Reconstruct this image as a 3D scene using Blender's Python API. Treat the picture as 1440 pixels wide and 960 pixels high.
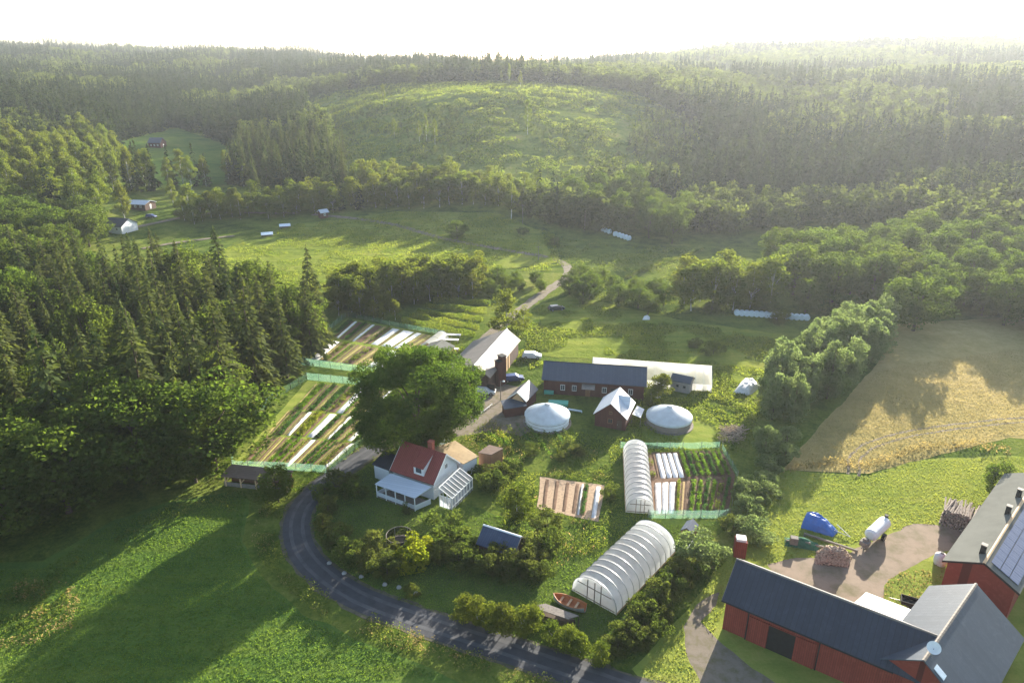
import bpy, math, random
import numpy as np
from mathutils import Vector, Matrix, noise as mnoise
from mathutils.geometry import delaunay_2d_cdt
R = math.radians
random.seed(7); rng = np.random.default_rng(7)
S = bpy.context.scene
for o in list(bpy.data.objects): bpy.data.objects.remove(o)
COL = S.collection
# ---------------------------------------------------------------- camera, sky, sun, exposure
PITCH = R(21.6); HC = 60.0; FPX = 960.0
cam_d = bpy.data.cameras.new("camera"); cam = bpy.data.objects.new("camera", cam_d); COL.objects.link(cam)
cam.location = (0, 0, HC); cam.rotation_euler = (math.pi/2 - PITCH, 0, 0)
cam_d.sensor_width = 36; cam_d.lens = 24; cam_d.clip_start = 1; cam_d.clip_end = 12000
S.camera = cam
SUN_EL = R(15); SUN_AZ = R(31)
w = bpy.data.worlds.new("World"); S.world = w; w.use_nodes = True
wn = w.node_tree; bg = wn.nodes['Background']
sky = wn.nodes.new('ShaderNodeTexSky'); sky.sky_type = 'NISHITA'; sky.sun_disc = False
sky.sun_elevation = SUN_EL; sky.sun_rotation = SUN_AZ
sky.air_density = 1.0; sky.dust_density = 1.6; sky.ozone_density = 1.0; sky.altitude = 200
wn.links.new(sky.outputs[0], bg.inputs[0]); bg.inputs[1].default_value = 0.09
sd = bpy.data.lights.new("sun", 'SUN'); sun = bpy.data.objects.new("sun", sd); COL.objects.link(sun)
sd.energy = 5.0; sd.angle = R(0.5); sd.color = (1.0, 0.93, 0.80)
sdir = Vector((math.sin(SUN_AZ)*math.cos(SUN_EL), math.cos(SUN_AZ)*math.cos(SUN_EL), math.sin(SUN_EL)))
sun.rotation_euler = sdir.to_track_quat('Z', 'Y').to_euler(); sun.location = (0, 0, 300)
S.view_settings.view_transform = 'Standard'; S.view_settings.look = 'None'
S.view_settings.exposure = 2.0; S.view_settings.gamma = 1
S.render.engine = 'CYCLES'
try:
    S.cycles.max_bounces = 6; S.cycles.transmission_bounces = 4; S.cycles.transparent_max_bounces = 6
    S.cycles.diffuse_bounces = 3; S.cycles.volume_bounces = 0
except Exception: pass

# ---------------------------------------------------------------- terrain
RS = [-1.1, -.9, -.69, -.52, -.35, -.17, 0, .15, .3, .5, .69, .9, 1.1]
YS = [0, 170, 200, 230, 262, 300, 340, 400, 450, 500, 600, 800, 1000, 1300, 1700, 2100, 2600, 4000]
PROF = {
 -1.1: [(190,0),(300,12),(500,34),(900,70),(1500,104),(2100,118)],
 -.9: [(200,0),(300,12),(500,32),(900,64),(1500,98),(2100,114)],
 -.69: [(215,0),(300,8),(500,26),(900,56),(1400,88),(2000,108)],
 -.52: [(240,0),(300,4),(500,17),(900,46),(1300,72),(1900,104)],
 -.35: [(262,0),(340,4),(500,14),(800,34),(1100,60),(1400,84),(1700,92)],
 -.17: [(262,0),(300,3),(340,9),(400,22),(500,42),(600,50),(900,60)],
 0: [(262,0),(300,5),(340,13),(400,28),(500,50),(600,52),(900,54)],
 .15: [(270,0),(300,4),(340,11),(400,23),(500,45),(600,50),(900,58),(1300,66)],
 .3: [(280,0),(340,8),(420,20),(500,32),(600,43),(800,46),(1000,64),(1300,90)],
 .5: [(240,0),(330,10),(450,28),(600,43),(800,52),(1000,76),(1200,97)],
 .69: [(190,0),(260,6),(330,16),(450,30),(600,45),(900,70),(1200,98)],
 .9: [(190,0),(260,6),(330,16),(450,30),(600,45),(900,70),(1200,97)],
 1.1: [(190,0),(260,6),(330,16),(450,30),(600,45),(900,66),(1200,84)]}
YF = np.arange(0, 4200, 12.0); RF = np.linspace(-1.1, 1.1, 111)
tab0 = np.array([np.interp(YF, [0]+[a for a, b in PROF[r]], [0]+[b for a, b in PROF[r]]) for r in RS])
TAB = np.array([[np.interp(rf, RS, tab0[:, j]) for j in range(len(YF))] for rf in RF])
def blur(a, n, ax):
    k = np.ones(n)/n; pad = n//2
    return np.apply_along_axis(lambda v: np.convolve(np.pad(v, pad, mode='edge'), k, 'valid'), ax, a)
TAB = blur(blur(TAB, 7, 0), 3, 1); TAB[:, :12] *= 0
PH = rng.uniform(0, 6.28, (14, 2)); FR = rng.uniform(-1, 1, (14, 2))
def T(x, y):
    x = np.asarray(x, float); y = np.asarray(y, float)
    yy = np.maximum(y, 1.0); r = np.clip(x/yy, -1.1, 1.1)
    fi = (r+1.1)/2.2*(len(RF)-1); fj = np.clip(yy/12.0, 0, len(YF)-1.001)
    i = np.clip(fi.astype(int), 0, len(RF)-2); j = fj.astype(int); a = fi-i; b = fj-j
    z = TAB[i, j]*(1-a)*(1-b)+TAB[i+1, j]*a*(1-b)+TAB[i, j+1]*(1-a)*b+TAB[i+1, j+1]*a*b
    n = 0
    for k in range(14):
        s = [.012, .02, .035, .06][k % 4]; n = n+np.sin(x*FR[k, 0]*s*3+y*FR[k, 1]*s*3+PH[k, 0])/(1+k % 4)
    return z+n*(.45+np.clip((y-650)/1000, 0, 1)*2.2)*np.clip(z/8, 0, 1)
NT_ = np.random.default_rng(3).uniform(-1, 1, (256, 256))
def vn(x, y):
    x = np.asarray(x, float); y = np.asarray(y, float); i = np.floor(x).astype(int); j = np.floor(y).astype(int); a = x-i; b = y-j
    a = a*a*(3-2*a); b = b*b*(3-2*b); g = lambda p, q: NT_[p % 256, q % 256]
    return ((g(i, j)*(1-a)+g(i+1, j)*a)*(1-b)+(g(i, j+1)*(1-a)+g(i+1, j+1)*a)*b)*.75
def Tz(x, y): return float(T(x, y))
def ray(px, py):
    dx = (px-720)/FPX; dy = (480-py)/FPX
    return dx, math.cos(PITCH)+dy*math.sin(PITCH), -math.sin(PITCH)+dy*math.cos(PITCH)
def P(px, py, z=0.0):
    a, b, c = ray(px, py); t = (z-HC)/c
    return Vector((a*t, b*t, z))
def G(px, py):
    """the point of the ground seen at a pixel of the photograph"""
    a, b, c = ray(px, py)
    if c < 0:
        t = -HC/c
        if b*t < 165: return Vector((a*t, b*t, 0.0))
    t = 60.0
    while t < 4000:
        if HC+c*t <= Tz(a*t, b*t): break
        t += 3
    lo, hi = t-3, t
    for _ in range(12):
        m = (lo+hi)/2
        if HC+c*m <= Tz(a*m, b*m): hi = m
        else: lo = m
    return Vector((a*hi, b*hi, Tz(a*hi, b*hi)))

# ---------------------------------------------------------------- helpers
def new_mesh(name, V, F, smooth=False):
    me = bpy.data.meshes.new(name)
    V = np.asarray(V, dtype=np.float32).reshape(-1, 3)
    if isinstance(F, np.ndarray):
        n, k = F.shape
        me.vertices.add(len(V)); me.vertices.foreach_set('co', V.ravel())
        me.loops.add(n*k); me.loops.foreach_set('vertex_index', F.astype(np.int32).ravel())
        me.polygons.add(n); me.polygons.foreach_set('loop_start', np.arange(0, n*k, k, dtype=np.int32))
        try: me.polygons.foreach_set('loop_total', np.full(n, k, dtype=np.int32))
        except Exception: pass
        me.update(calc_edges=True)
    else:
        me.from_pydata([tuple(map(float, v)) for v in V], [], F); me.update()
    if smooth: me.polygons.foreach_set('use_smooth', np.ones(len(me.polygons), dtype=bool))
    return me
def tag(o, label=None, cat=None, group=None, kind=None):
    if label: o['label'] = label
    if cat: o['category'] = cat
    if group: o['group'] = group
    if kind: o['kind'] = kind
    return o
def link(name, me, mat=None, parent=None, loc=None):
    o = bpy.data.objects.new(name, me); COL.objects.link(o)
    if mat is not None and not me.materials: me.materials.append(mat)
    if parent is not None: o.parent = parent
    if loc is not None: o.location = loc
    return o
def thing(name, label, cat, loc=(0, 0, 0), group=None, rz=0):
    o = bpy.data.objects.new(name, None); COL.objects.link(o); o.location = loc; o.rotation_euler = (0, 0, rz)
    o.empty_display_size = .5
    return tag(o, label, cat, group)
class Frame:
    def __init__(s, o, ax=(1, 0), z=0.0):
        s.o = Vector((o[0], o[1], z)); l = math.hypot(ax[0], ax[1]); s.x = Vector((ax[0]/l, ax[1]/l, 0)); s.y = Vector((-s.x.y, s.x.x, 0))
    def __call__(s, x, y, z): return s.o+s.x*x+s.y*y+Vector((0, 0, z))
class MB:
    """collects shapes given in a frame and links them as ONE mesh"""
    def __init__(s, fr=None): s.v = []; s.f = []; s.fr = fr
    def p(s, c):
        c = Vector(c); return s.fr(c.x, c.y, c.z) if s.fr else c
    def add(s, vs, fs):
        n = len(s.v); s.v += [s.p(c) for c in vs]; s.f += [[i+n for i in f] for f in fs]; return s
    def box(s, x0, x1, y0, y1, z0, z1):
        return s.add([(x0,y0,z0),(x1,y0,z0),(x1,y1,z0),(x0,y1,z0),(x0,y0,z1),(x1,y0,z1),(x1,y1,z1),(x0,y1,z1)],
            [(0,3,2,1),(4,5,6,7),(0,1,5,4),(1,2,6,5),(2,3,7,6),(3,0,4,7)])
    def hexa(s, a): return s.add(a, [(0,3,2,1),(4,5,6,7),(0,1,5,4),(1,2,6,5),(2,3,7,6),(3,0,4,7)])
    def slab(s, a, b, c, d, t):
        """quad a b c d thickened downwards by t"""
        q = [Vector(k) for k in (a, b, c, d)]; dn = Vector((0, 0, -t))
        return s.hexa([k+dn for k in q]+q)
    def prism(s, poly, d0, d1, axis='x'):
        n = len(poly)
        f = (lambda u, v, d: (d, u, v)) if axis == 'x' else ((lambda u, v, d: (u, d, v)) if axis == 'y' else (lambda u, v, d: (u, v, d)))
        vs = [f(u, v, d0) for u, v in poly]+[f(u, v, d1) for u, v in poly]
        return s.add(vs, [tuple(range(n))[::-1], tuple(range(n, 2*n))]+[(i, (i+1) % n, n+(i+1) % n, n+i) for i in range(n)])
    def tube(s, a, b, r0, r1=None, n=8, cap=True):
        a = Vector(a); b = Vector(b); r1 = r0 if r1 is None else r1; d = (b-a).normalized()
        u = d.orthogonal().normalized(); v = d.cross(u)
        ring = lambda c, r: [c+u*(r*math.cos(2*math.pi*k/n))+v*(r*math.sin(2*math.pi*k/n)) for k in range(n)]
        fs = [(i, (i+1) % n, n+(i+1) % n, n+i) for i in range(n)]
        if cap: fs += [tuple(range(n))[::-1], tuple(range(n, 2*n))]
        return s.add(ring(a, r0)+ring(b, r1), fs)
    def path(s, pts, r, n=6):
        for a, b in zip(pts[:-1], pts[1:]): s.tube(a, b, r, r, n)
        return s
    def lathe(s, prof, n=24, c=(0, 0, 0), wob=0):
        vs = []; m = len(prof)
        for k in range(n):
            a = 2*math.pi*k/n
            for j, (r, z) in enumerate(prof):
                rr = r*(1+wob*math.sin(k*2.3+j))
                vs.append((c[0]+rr*math.cos(a), c[1]+rr*math.sin(a), c[2]+z))
        fs = [(k*m+j, ((k+1) % n)*m+j, ((k+1) % n)*m+j+1, k*m+j+1) for k in range(n) for j in range(m-1)]
        return s.add(vs, fs)
    def build(s, name, mat, parent=None, smooth=False, bevel=0, label=None):
        off = parent_loc(parent)
        me = new_mesh(name, [tuple(v-off) for v in s.v], [tuple(f) for f in s.f], smooth)
        o = link(name, me, mat, parent)
        if bevel:
            m = o.modifiers.new('bevel', 'BEVEL'); m.width = bevel; m.segments = 2; m.limit_method = 'ANGLE'
        if label: o['label'] = label
        return o
def parent_loc(p):
    v = Vector((0, 0, 0))
    while p is not None: v += p.location; p = p.parent
    return v

# ---------------------------------------------------------------- materials
def nmat(name):
    m = bpy.data.materials.new(name); m.use_nodes = True; nt = m.node_tree; nt.nodes.clear()
    return m, nt, nt.nodes.new('ShaderNodeOutputMaterial')
def ramp(nt, fac, cols):
    r = nt.nodes.new('ShaderNodeValToRGB'); e = r.color_ramp.elements
    while len(e) < len(cols): e.new(.5)
    for k, (p, c) in enumerate(cols): e[k].position = p; e[k].color = (*c, 1)
    nt.links.new(fac, r.inputs[0]); return r.outputs[0]
def noi(nt, scale, detail=4, rough=.6, vec=None, dist=0):
    n = nt.nodes.new('ShaderNodeTexNoise'); n.inputs['Scale'].default_value = scale; n.inputs['Detail'].default_value = detail
    n.inputs['Roughness'].default_value = rough; n.inputs['Distortion'].default_value = dist
    if vec is not None: nt.links.new(vec, n.inputs['Vector'])
    return n.outputs[0]
def mixc(nt, fac, a, b, mode='MIX'):
    m = nt.nodes.new('ShaderNodeMix'); m.data_type = 'RGBA'; m.blend_type = mode
    for i, x in ((0, fac), (6, a), (7, b)):
        if isinstance(x, (int, float)): m.inputs[i].default_value = x
        elif isinstance(x, tuple): m.inputs[i].default_value = (*x, 1)
        else: nt.links.new(x, m.inputs[i])
    return m.outputs[2]
def mth(nt, op, a, b=None, c=None):
    m = nt.nodes.new('ShaderNodeMath'); m.operation = op
    for i, x in enumerate((a, b, c)):
        if x is None: continue
        if isinstance(x, (int, float)): m.inputs[i].default_value = x
        else: nt.links.new(x, m.inputs[i])
    return m.outputs[0]
def geo(nt):
    return nt.nodes.new('ShaderNodeNewGeometry').outputs['Position']
def plain(name, col, rough=.6, metal=0, var=.25, scale=1.5, bump=0, spec=.3, col2=None, bscale=None):
    """surface with broken-up colour and some relief"""
    m, nt, out = nmat(name); b = nt.nodes.new('ShaderNodeBsdfPrincipled'); pos = geo(nt)
    f = noi(nt, scale, 6, .65, pos); c2 = col2 or tuple(k*(1-var) for k in col); hi = tuple(min(k*(1+var*.6), .9) for k in col)
    c = ramp(nt, f, [(.3, c2), (.52, col), (.75, hi)]); nt.links.new(c, b.inputs['Base Color'])
    b.inputs['Roughness'].default_value = rough; b.inputs['Metallic'].default_value = metal; b.inputs['Specular IOR Level'].default_value = spec
    if bump:
        bn = nt.nodes.new('ShaderNodeBump'); bn.inputs['Strength'].default_value = .7; bn.inputs['Distance'].default_value = bump
        nt.links.new(noi(nt, bscale or scale*6, 4, .6, pos), bn.inputs['Height']); nt.links.new(bn.outputs[0], b.inputs['Normal'])
    nt.links.new(b.outputs[0], out.inputs[0]); return m
def striped(name, col, col2, period, ang, rough=.5, metal=0, duty=.12, spec=.3, bump=.02, dirt=.25, vert=False):
    """boards or standing seams: stripes across world direction ang (or up the height), with weathering"""
    m, nt, out = nmat(name); b = nt.nodes.new('ShaderNodeBsdfPrincipled'); pos = geo(nt)
    sp = nt.nodes.new('ShaderNodeSeparateXYZ'); nt.links.new(pos, sp.inputs[0])
    if vert: u = sp.outputs[2]
    else: u = mth(nt, 'ADD', mth(nt, 'MULTIPLY', sp.outputs[0], math.cos(ang)), mth(nt, 'MULTIPLY', sp.outputs[1], math.sin(ang)))
    q = mth(nt, 'DIVIDE', u, period); fr = mth(nt, 'FRACT', q); fl = mth(nt, 'FLOOR', q)
    seam = mth(nt, 'LESS_THAN', fr, duty)
    wn_ = nt.nodes.new('ShaderNodeTexWhiteNoise'); wn_.noise_dimensions = '1D'; nt.links.new(fl, wn_.inputs['W'])
    base = mixc(nt, mth(nt, 'MULTIPLY', wn_.outputs[0], dirt), col, tuple(k*.55 for k in col))
    base = mixc(nt, mth(nt, 'MULTIPLY', noi(nt, .5, 6, .7, pos), dirt*1.2), base, tuple(k*.5 for k in col))
    base = mixc(nt, ramp(nt, noi(nt, .9, 7, .75, pos, 1.5), [(.5, (0, 0, 0)), (.75, (dirt*.9,)*3)]), base, tuple(min(k*1.6+.04, .85) for k in col))
    c = mixc(nt, seam, base, col2); nt.links.new(c, b.inputs['Base Color'])
    b.inputs['Roughness'].default_value = rough; b.inputs['Metallic'].default_value = metal; b.inputs['Specular IOR Level'].default_value = spec
    bn = nt.nodes.new('ShaderNodeBump'); bn.inputs['Strength'].default_value = .6; bn.inputs['Distance'].default_value = bump
    nt.links.new(seam, bn.inputs['Height']); nt.links.new(bn.outputs[0], b.inputs['Normal'])
    nt.links.new(b.outputs[0], out.inputs[0]); return m
def leaf(name, a, b_, trans=.45, tcol=None, var=.5, scale=.5, hue2=None):
    """leaves: diffuse plus light passing through; tone differs from tree to tree and clump to clump"""
    m, nt, out = nmat(name); pos = geo(nt); oi = nt.nodes.new('ShaderNodeObjectInfo')
    f = noi(nt, scale, 3, .6, pos)
    c = ramp(nt, f, [(.35, a), (.65, b_)])
    c = mixc(nt, mth(nt, 'MULTIPLY', oi.outputs['Random'], var), c, hue2 or tuple(k*.6 for k in a))
    gi = nt.nodes.new('ShaderNodeNewGeometry')
    d = nt.nodes.new('ShaderNodeBsdfDiffuse'); nt.links.new(c, d.inputs[0])
    t = nt.nodes.new('ShaderNodeBsdfTranslucent')
    nt.links.new(mixc(nt, 1.0, c, tcol or (1.7, 1.75, .8), 'MULTIPLY'), t.inputs[0])
    mx = nt.nodes.new('ShaderNodeMixShader'); mx.inputs[0].default_value = trans
    nt.links.new(d.outputs[0], mx.inputs[1]); nt.links.new(t.outputs[0], mx.inputs[2]); nt.links.new(mx.outputs[0], out.inputs[0])
    return m
def grassy(name, cols, big=.05, fine=2.5, bump=.12, trans=.0, streak=None):
    """turf seen from the air: patches, tufts, mown streaks"""
    m, nt, out = nmat(name); pos = geo(nt)
    n1 = noi(nt, big, 5, .6, pos, .6); n2 = noi(nt, fine, 6, .75, pos); n3 = noi(nt, big*7, 4, .6, pos)
    f = mth(nt, 'ADD', mth(nt, 'MULTIPLY', n1, .45), mth(nt, 'ADD', mth(nt, 'MULTIPLY', n2, .3), mth(nt, 'MULTIPLY', n3, .25)))
    if streak is not None:
        mp = nt.nodes.new('ShaderNodeMapping'); mp.inputs['Rotation'].default_value = (0, 0, streak); mp.inputs['Scale'].default_value = (.03, .6, 1)
        nt.links.new(pos, mp.inputs[0]); st = noi(nt, 1.0, 3, .6, mp.outputs[0])
        f = mth(nt, 'ADD', mth(nt, 'MULTIPLY', f, .75), mth(nt, 'MULTIPLY', st, .25))
    k = len(cols); c = ramp(nt, f, [(.38+.26*i/(k-1), cc) for i, cc in enumerate(cols)])
    b = nt.nodes.new('ShaderNodeBsdfPrincipled'); nt.links.new(c, b.inputs['Base Color']); b.inputs['Roughness'].default_value = 1; b.inputs['Specular IOR Level'].default_value = 0
    bn = nt.nodes.new('ShaderNodeBump'); bn.inputs['Strength'].default_value = .9; bn.inputs['Distance'].default_value = bump
    nt.links.new(mth(nt, 'ADD', n2, mth(nt, 'MULTIPLY', n3, 2.0)), bn.inputs['Height']); nt.links.new(bn.outputs[0], b.inputs['Normal'])
    nt.links.new(b.outputs[0], out.inputs[0]); return m
M = {}
M['ground'] = grassy('rough_grass', [(.03,.055,.012), (.08,.12,.022), (.15,.18,.035), (.24,.23,.07)], .04, 1.6, .35)
M['meadow'] = grassy('meadow_grass', [(.045,.09,.02), (.075,.135,.028), (.12,.17,.034), (.19,.20,.05)], .03, 2.2, .14, streak=R(-32))
M['lawn'] = grassy('lawn_grass', [(.045,.075,.02), (.075,.115,.026), (.115,.15,.032), (.18,.18,.05)], .05, 3.0, .08)
M['ylawn'] = grassy('dry_lawn_grass', [(.13,.18,.035), (.19,.235,.045), (.25,.275,.06), (.31,.28,.09)], .06, 2.5, .08, streak=R(20))
M['hay'] = grassy('hay_field_grass', [(.25,.215,.085), (.35,.28,.11), (.43,.33,.14), (.50,.39,.18)], .035, 1.1, .25)
M['hill'] = grassy('clearing_grass', [(.05,.08,.02), (.11,.15,.03), (.19,.22,.05), (.28,.24,.09)], .03, .6, .5)
M['upmeadow'] = grassy('upper_meadow_grass', [(.08,.12,.02), (.15,.19,.032), (.22,.245,.045), (.30,.27,.07)], .035, 1.0, .25, streak=R(10))
M['gravel'] = plain('gravel', (.26,.20,.145), .9, 0, .35, .35, .03, .1, (.15,.13,.07), 12)
M['dirt'] = plain('dirt_track', (.20,.165,.125), .95, 0, .35, .8, .04, .1, (.13,.12,.05), 9)
M['soil'] = plain('garden_soil', (.16,.10,.065), .95, 0, .4, 1.5, .05, .1, None, 8)
M['asphalt'] = plain('asphalt', (.055,.056,.062), .75, 0, .3, .8, .01, .25, None, 30)
M['asphalt_worn'] = plain('worn_asphalt', (.085,.086,.09), .75, 0, .3, .6, .01, .25, (.055,.056,.06), 30)
M['verge'] = plain('gravel_verge', (.11,.10,.07), .95, 0, .5, .9, .03, .1, (.05,.07,.02), 10)
M['chips'] = plain('wood_chips', (.42,.30,.20), .95, 0, .35, 2.5, .05, .1, None, 14)
M['straw'] = plain('straw_mulch', (.36,.26,.12), .95, 0, .35, 2.5, .04, .1, None, 14)
M['fleece'] = plain('white_fleece', (.72,.70,.68), .7, 0, .2, 1.2, .08, .3, None, 3)
M['bluewhite'] = plain('pale_wrap', (.66,.74,.80), .4, 0, .15, 2, .04, .5, None, 4)
M['red'] = striped('falu_red_boards', (.27,.052,.034), (.10,.02,.015), .22, R(-35), .85, dirt=.35)
M['red2'] = striped('falu_red_boards_gable', (.27,.052,.034), (.10,.02,.015), .22, R(45), .85, dirt=.35)
M['darkred'] = striped('dark_red_boards', (.12,.045,.035), (.04,.015,.012), .25, R(10), .9, dirt=.4)
M['brown'] = striped('tarred_brown_boards', (.10,.06,.045), (.03,.02,.015), .25, R(60), .9, dirt=.4)
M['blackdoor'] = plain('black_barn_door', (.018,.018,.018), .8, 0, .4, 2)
M['roofdark'] = striped('dark_sheet_roof', (.05,.057,.075), (.03,.033,.04), .55, R(-35), .5, 0, .08, .25, .03, .3)
M['roofdark2'] = striped('dark_felt_roof', (.07,.088,.115), (.05,.065,.085), .6, R(42), .5, 0, .07, .3, .03, .35)
M['roofgrey'] = plain('grey_roof_felt', (.17,.17,.15), 1, 0, .15, .4, .008, .0, None, 6)
M['roofblue'] = striped('blue_grey_metal_roof', (.085,.10,.13), (.05,.06,.08), .5, R(-8), .45, .1, .08, .4, .03, .25)
M['roofshed'] = striped('dark_blue_sheet_roof', (.06,.08,.13), (.03,.04,.07), .3, R(-35), .5, .0, .12, .4, .02, .3)
M['rooflight'] = striped('pale_corrugated_roof', (.25,.215,.18), (.14,.115,.095), .55, R(60), .7, 0, .14, .3, .03, .35)
M['roofwhite'] = striped('white_metal_roof', (.62,.66,.72), (.42,.45,.5), .4, R(70), .4, .0, .1, .5, .02, .2)
M['roofcream'] = plain('cream_flat_roof', (.75,.70,.58), .6, 0, .1, .4)
M['roofred'] = striped('red_tile_roof', (.30,.07,.055), (.15,.025,.02), .3, R(-33), .65, 0, .18, .3, .03, .3)
M['rooftan'] = plain('tan_flat_roof', (.38,.28,.16), .85, 0, .25, .9, .01, .2)
M['roofbrown'] = striped('weathered_brown_roof', (.20,.14,.11), (.10,.07,.05), .3, R(80), .85, 0, .1, .2, .02, .35)
M['white'] = striped('white_weatherboard', (.74,.76,.78), (.45,.47,.5), .16, 0, .6, 0, .1, .3, .01, .1, True)
M['whitepaint'] = plain('white_paint', (.78,.78,.76), .5, 0, .08, 2)
M['greywall'] = striped('grey_boards', (.33,.32,.30), (.18,.17,.16), .2, R(-8), .8, dirt=.3)
M['wood'] = striped('sawn_wood', (.33,.17,.09), (.18,.09,.05), .2, R(20), .8, dirt=.3)
M['newwood'] = plain('new_timber', (.62,.42,.24), .7, 0, .2, 2)
M['oldwood'] = plain('weathered_wood', (.22,.19,.16), .9, 0, .35, 3, .01)
M['glass'] = plain('window_glass', (.03,.04,.05), .08, 0, .2, .5, 0, .8)
M['metal'] = plain('galvanised_metal', (.45,.46,.47), .4, .7, .2, 2)
M['black'] = plain('black_rubber', (.02,.02,.02), .8, 0, .3, 3)
M['brick'] = plain('red_brick', (.32,.10,.07), .9, 0, .35, 6, .01)
M['bluetarp'] = plain('blue_tarpaulin', (.03,.14,.48), .4, 0, .25, 1.2, .12, .5, None, 2.5)
M['greennet'] = plain('dark_green_netting', (.05,.15,.09), .9, 0, .5, 2.5, .1, .1, None, 6)
M['greentarp'] = plain('green_tarpaulin', (.10,.42,.30), .5, 0, .25, 1.2, .06, .4, None, 3)
M['bark'] = plain('dark_bark', (.10,.075,.055), .95, 0, .4, 3, .03)
M['birchbark'] = plain('birch_bark', (.62,.60,.55), .8, 0, .5, 1.6, .01, .2, (.08,.07,.06))
M['firewood'] = plain('split_firewood', (.52,.40,.29), .9, 0, .5, 3.5, .08, .1, (.10,.07,.05), 6)
M['stone'] = plain('grey_stone', (.34,.33,.31), .9, 0, .3, 2, .05)
M['solar'] = striped('solar_cells', (.06,.085,.17), (.16,.19,.27), .52, R(50), .35, .2, .05, .8, .002, .1)
M['boat_in'] = plain('varnished_boat_inside', (.45,.17,.06), .5, 0, .3, 2)
M['boat_out'] = plain('grey_boat_hull', (.45,.44,.42), .5, 0, .2, 2)
def netmat():
    m, nt, out = nmat('green_windbreak_net'); pos = geo(nt)
    d = nt.nodes.new('ShaderNodeBsdfDiffuse'); t = nt.nodes.new('ShaderNodeBsdfTranslucent'); c = ramp(nt, noi(nt, .6, 4, .6, pos), [(.3, (.16,.36,.25)), (.7, (.30,.50,.38))])
    nt.links.new(c, d.inputs[0]); nt.links.new(c, t.inputs[0]); tr = nt.nodes.new('ShaderNodeBsdfTransparent')
    a = nt.nodes.new('ShaderNodeMixShader'); a.inputs[0].default_value = .45; nt.links.new(d.outputs[0], a.inputs[1]); nt.links.new(t.outputs[0], a.inputs[2])
    b = nt.nodes.new('ShaderNodeMixShader'); b.inputs[0].default_value = .62; nt.links.new(a.outputs[0], b.inputs[1]); nt.links.new(tr.outputs[0], b.inputs[2])
    nt.links.new(b.outputs[0], out.inputs[0]); return m
M['net'] = netmat()
def filmmat(name, col, tp, tl=.72):
    m, nt, out = nmat(name); pos = geo(nt)
    d = nt.nodes.new('ShaderNodeBsdfPrincipled'); d.inputs['Roughness'].default_value = .35; t = nt.nodes.new('ShaderNodeBsdfTranslucent')
    c = ramp(nt, noi(nt, .8, 5, .6, pos), [(.25, tuple(k*.82 for k in col)), (.6, col)])
    nt.links.new(c, d.inputs['Base Color']); nt.links.new(c, t.inputs[0]); tr = nt.nodes.new('ShaderNodeBsdfTransparent')
    a = nt.nodes.new('ShaderNodeMixShader'); a.inputs[0].default_value = tl; nt.links.new(d.outputs[0], a.inputs[1]); nt.links.new(t.outputs[0], a.inputs[2])
    b = nt.nodes.new('ShaderNodeMixShader'); b.inputs[0].default_value = tp; nt.links.new(a.outputs[0], b.inputs[1]); nt.links.new(tr.outputs[0], b.inputs[2])
    nt.links.new(b.outputs[0], out.inputs[0]); return m
M['film'] = filmmat('white_polythene', (.90,.90,.90), 0.04)
M['rearfilm'] = filmmat('thin_polythene', (.92,.90,.86), 0.15, .85)
M['clearfilm'] = filmmat('clear_polythene', (.72,.75,.76), 0.3)
M['conglass'] = filmmat('clear_polycarbonate', (.45,.50,.55), 0.55)
M['canvas'] = filmmat('white_canvas', (.80,.88,.95), 0.0, .5)
M['canvas_drab'] = filmmat('drab_canvas', (.24,.23,.22), 0.0)
M['spruce'] = leaf('spruce_needles', (.04,.065,.025), (.115,.14,.05), .35, (1.6,1.6,.7), .5, .25, (.085,.085,.03))
M['birch'] = leaf('birch_leaves', (.075,.11,.022), (.15,.18,.035), .55, None, .5, .4, (.14,.13,.03))
M['broad'] = leaf('broad_leaves', (.05,.085,.02), (.10,.14,.03), .5, None, .6, .35, (.10,.12,.03))
M['oak'] = leaf('oak_leaves', (.045,.085,.018), (.105,.155,.03), .45, None, .1, .35)
M['willow'] = leaf('willow_leaves', (.13,.175,.075), (.24,.28,.13), .5, (1.4,1.5,.9), .4, .5)
M['bush'] = leaf('shrub_leaves', (.05,.09,.022), (.115,.15,.036), .5, None, .6, .6, (.12,.115,.045))
M['ybush'] = leaf('yellow_shrub_leaves', (.16,.20,.02), (.26,.26,.03), .5, None, .2, .6)
M['weed'] = leaf('weeds', (.06,.10,.022), (.20,.215,.06), .45, None, .2, .35)
M['dryweed'] = leaf('dry_weeds', (.20,.17,.07), (.38,.30,.14), .45, (1.4,1.3,.9), .2, .35)
M['crop'] = leaf('crop_leaves', (.08,.16,.025), (.17,.26,.04), .45, None, .4, .9)
M['dcrop'] = leaf('dark_crop_leaves', (.05,.11,.04), (.09,.17,.06), .4, None, .4, .9)
M['ycrop'] = leaf('yellow_green_crop_leaves', (.12,.17,.03), (.24,.25,.05), .45, None, .3, .9)
M['grassb'] = leaf('grass_blades', (.07,.125,.025), (.15,.20,.04), .5, None, .2, .2)
M['mown'] = leaf('mown_grass_blades', (.10,.165,.034), (.145,.205,.042), .5, None, .1, .12)
M['mowny'] = leaf('mown_dry_grass_blades', (.185,.21,.055), (.28,.285,.085), .5, None, .1, .12)
M['haybl'] = leaf('hay_blades', (.29,.24,.10), (.42,.34,.15), .4, (1.2,1.2,1.0), .1, .06)
M['ycropg'] = leaf('bright_grass_blades', (.13,.18,.035), (.26,.28,.06), .5, None, .2, .15)
M['farf'] = leaf('far_wood_leaves', (.075,.10,.03), (.15,.18,.05), .55, (1.5,1.5,.8), .7, .06, (.03,.045,.02))
M['fars'] = leaf('far_spruce_needles', (.028,.045,.022), (.06,.08,.032), .3, (1.4,1.4,.7), .5, .06)
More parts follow.
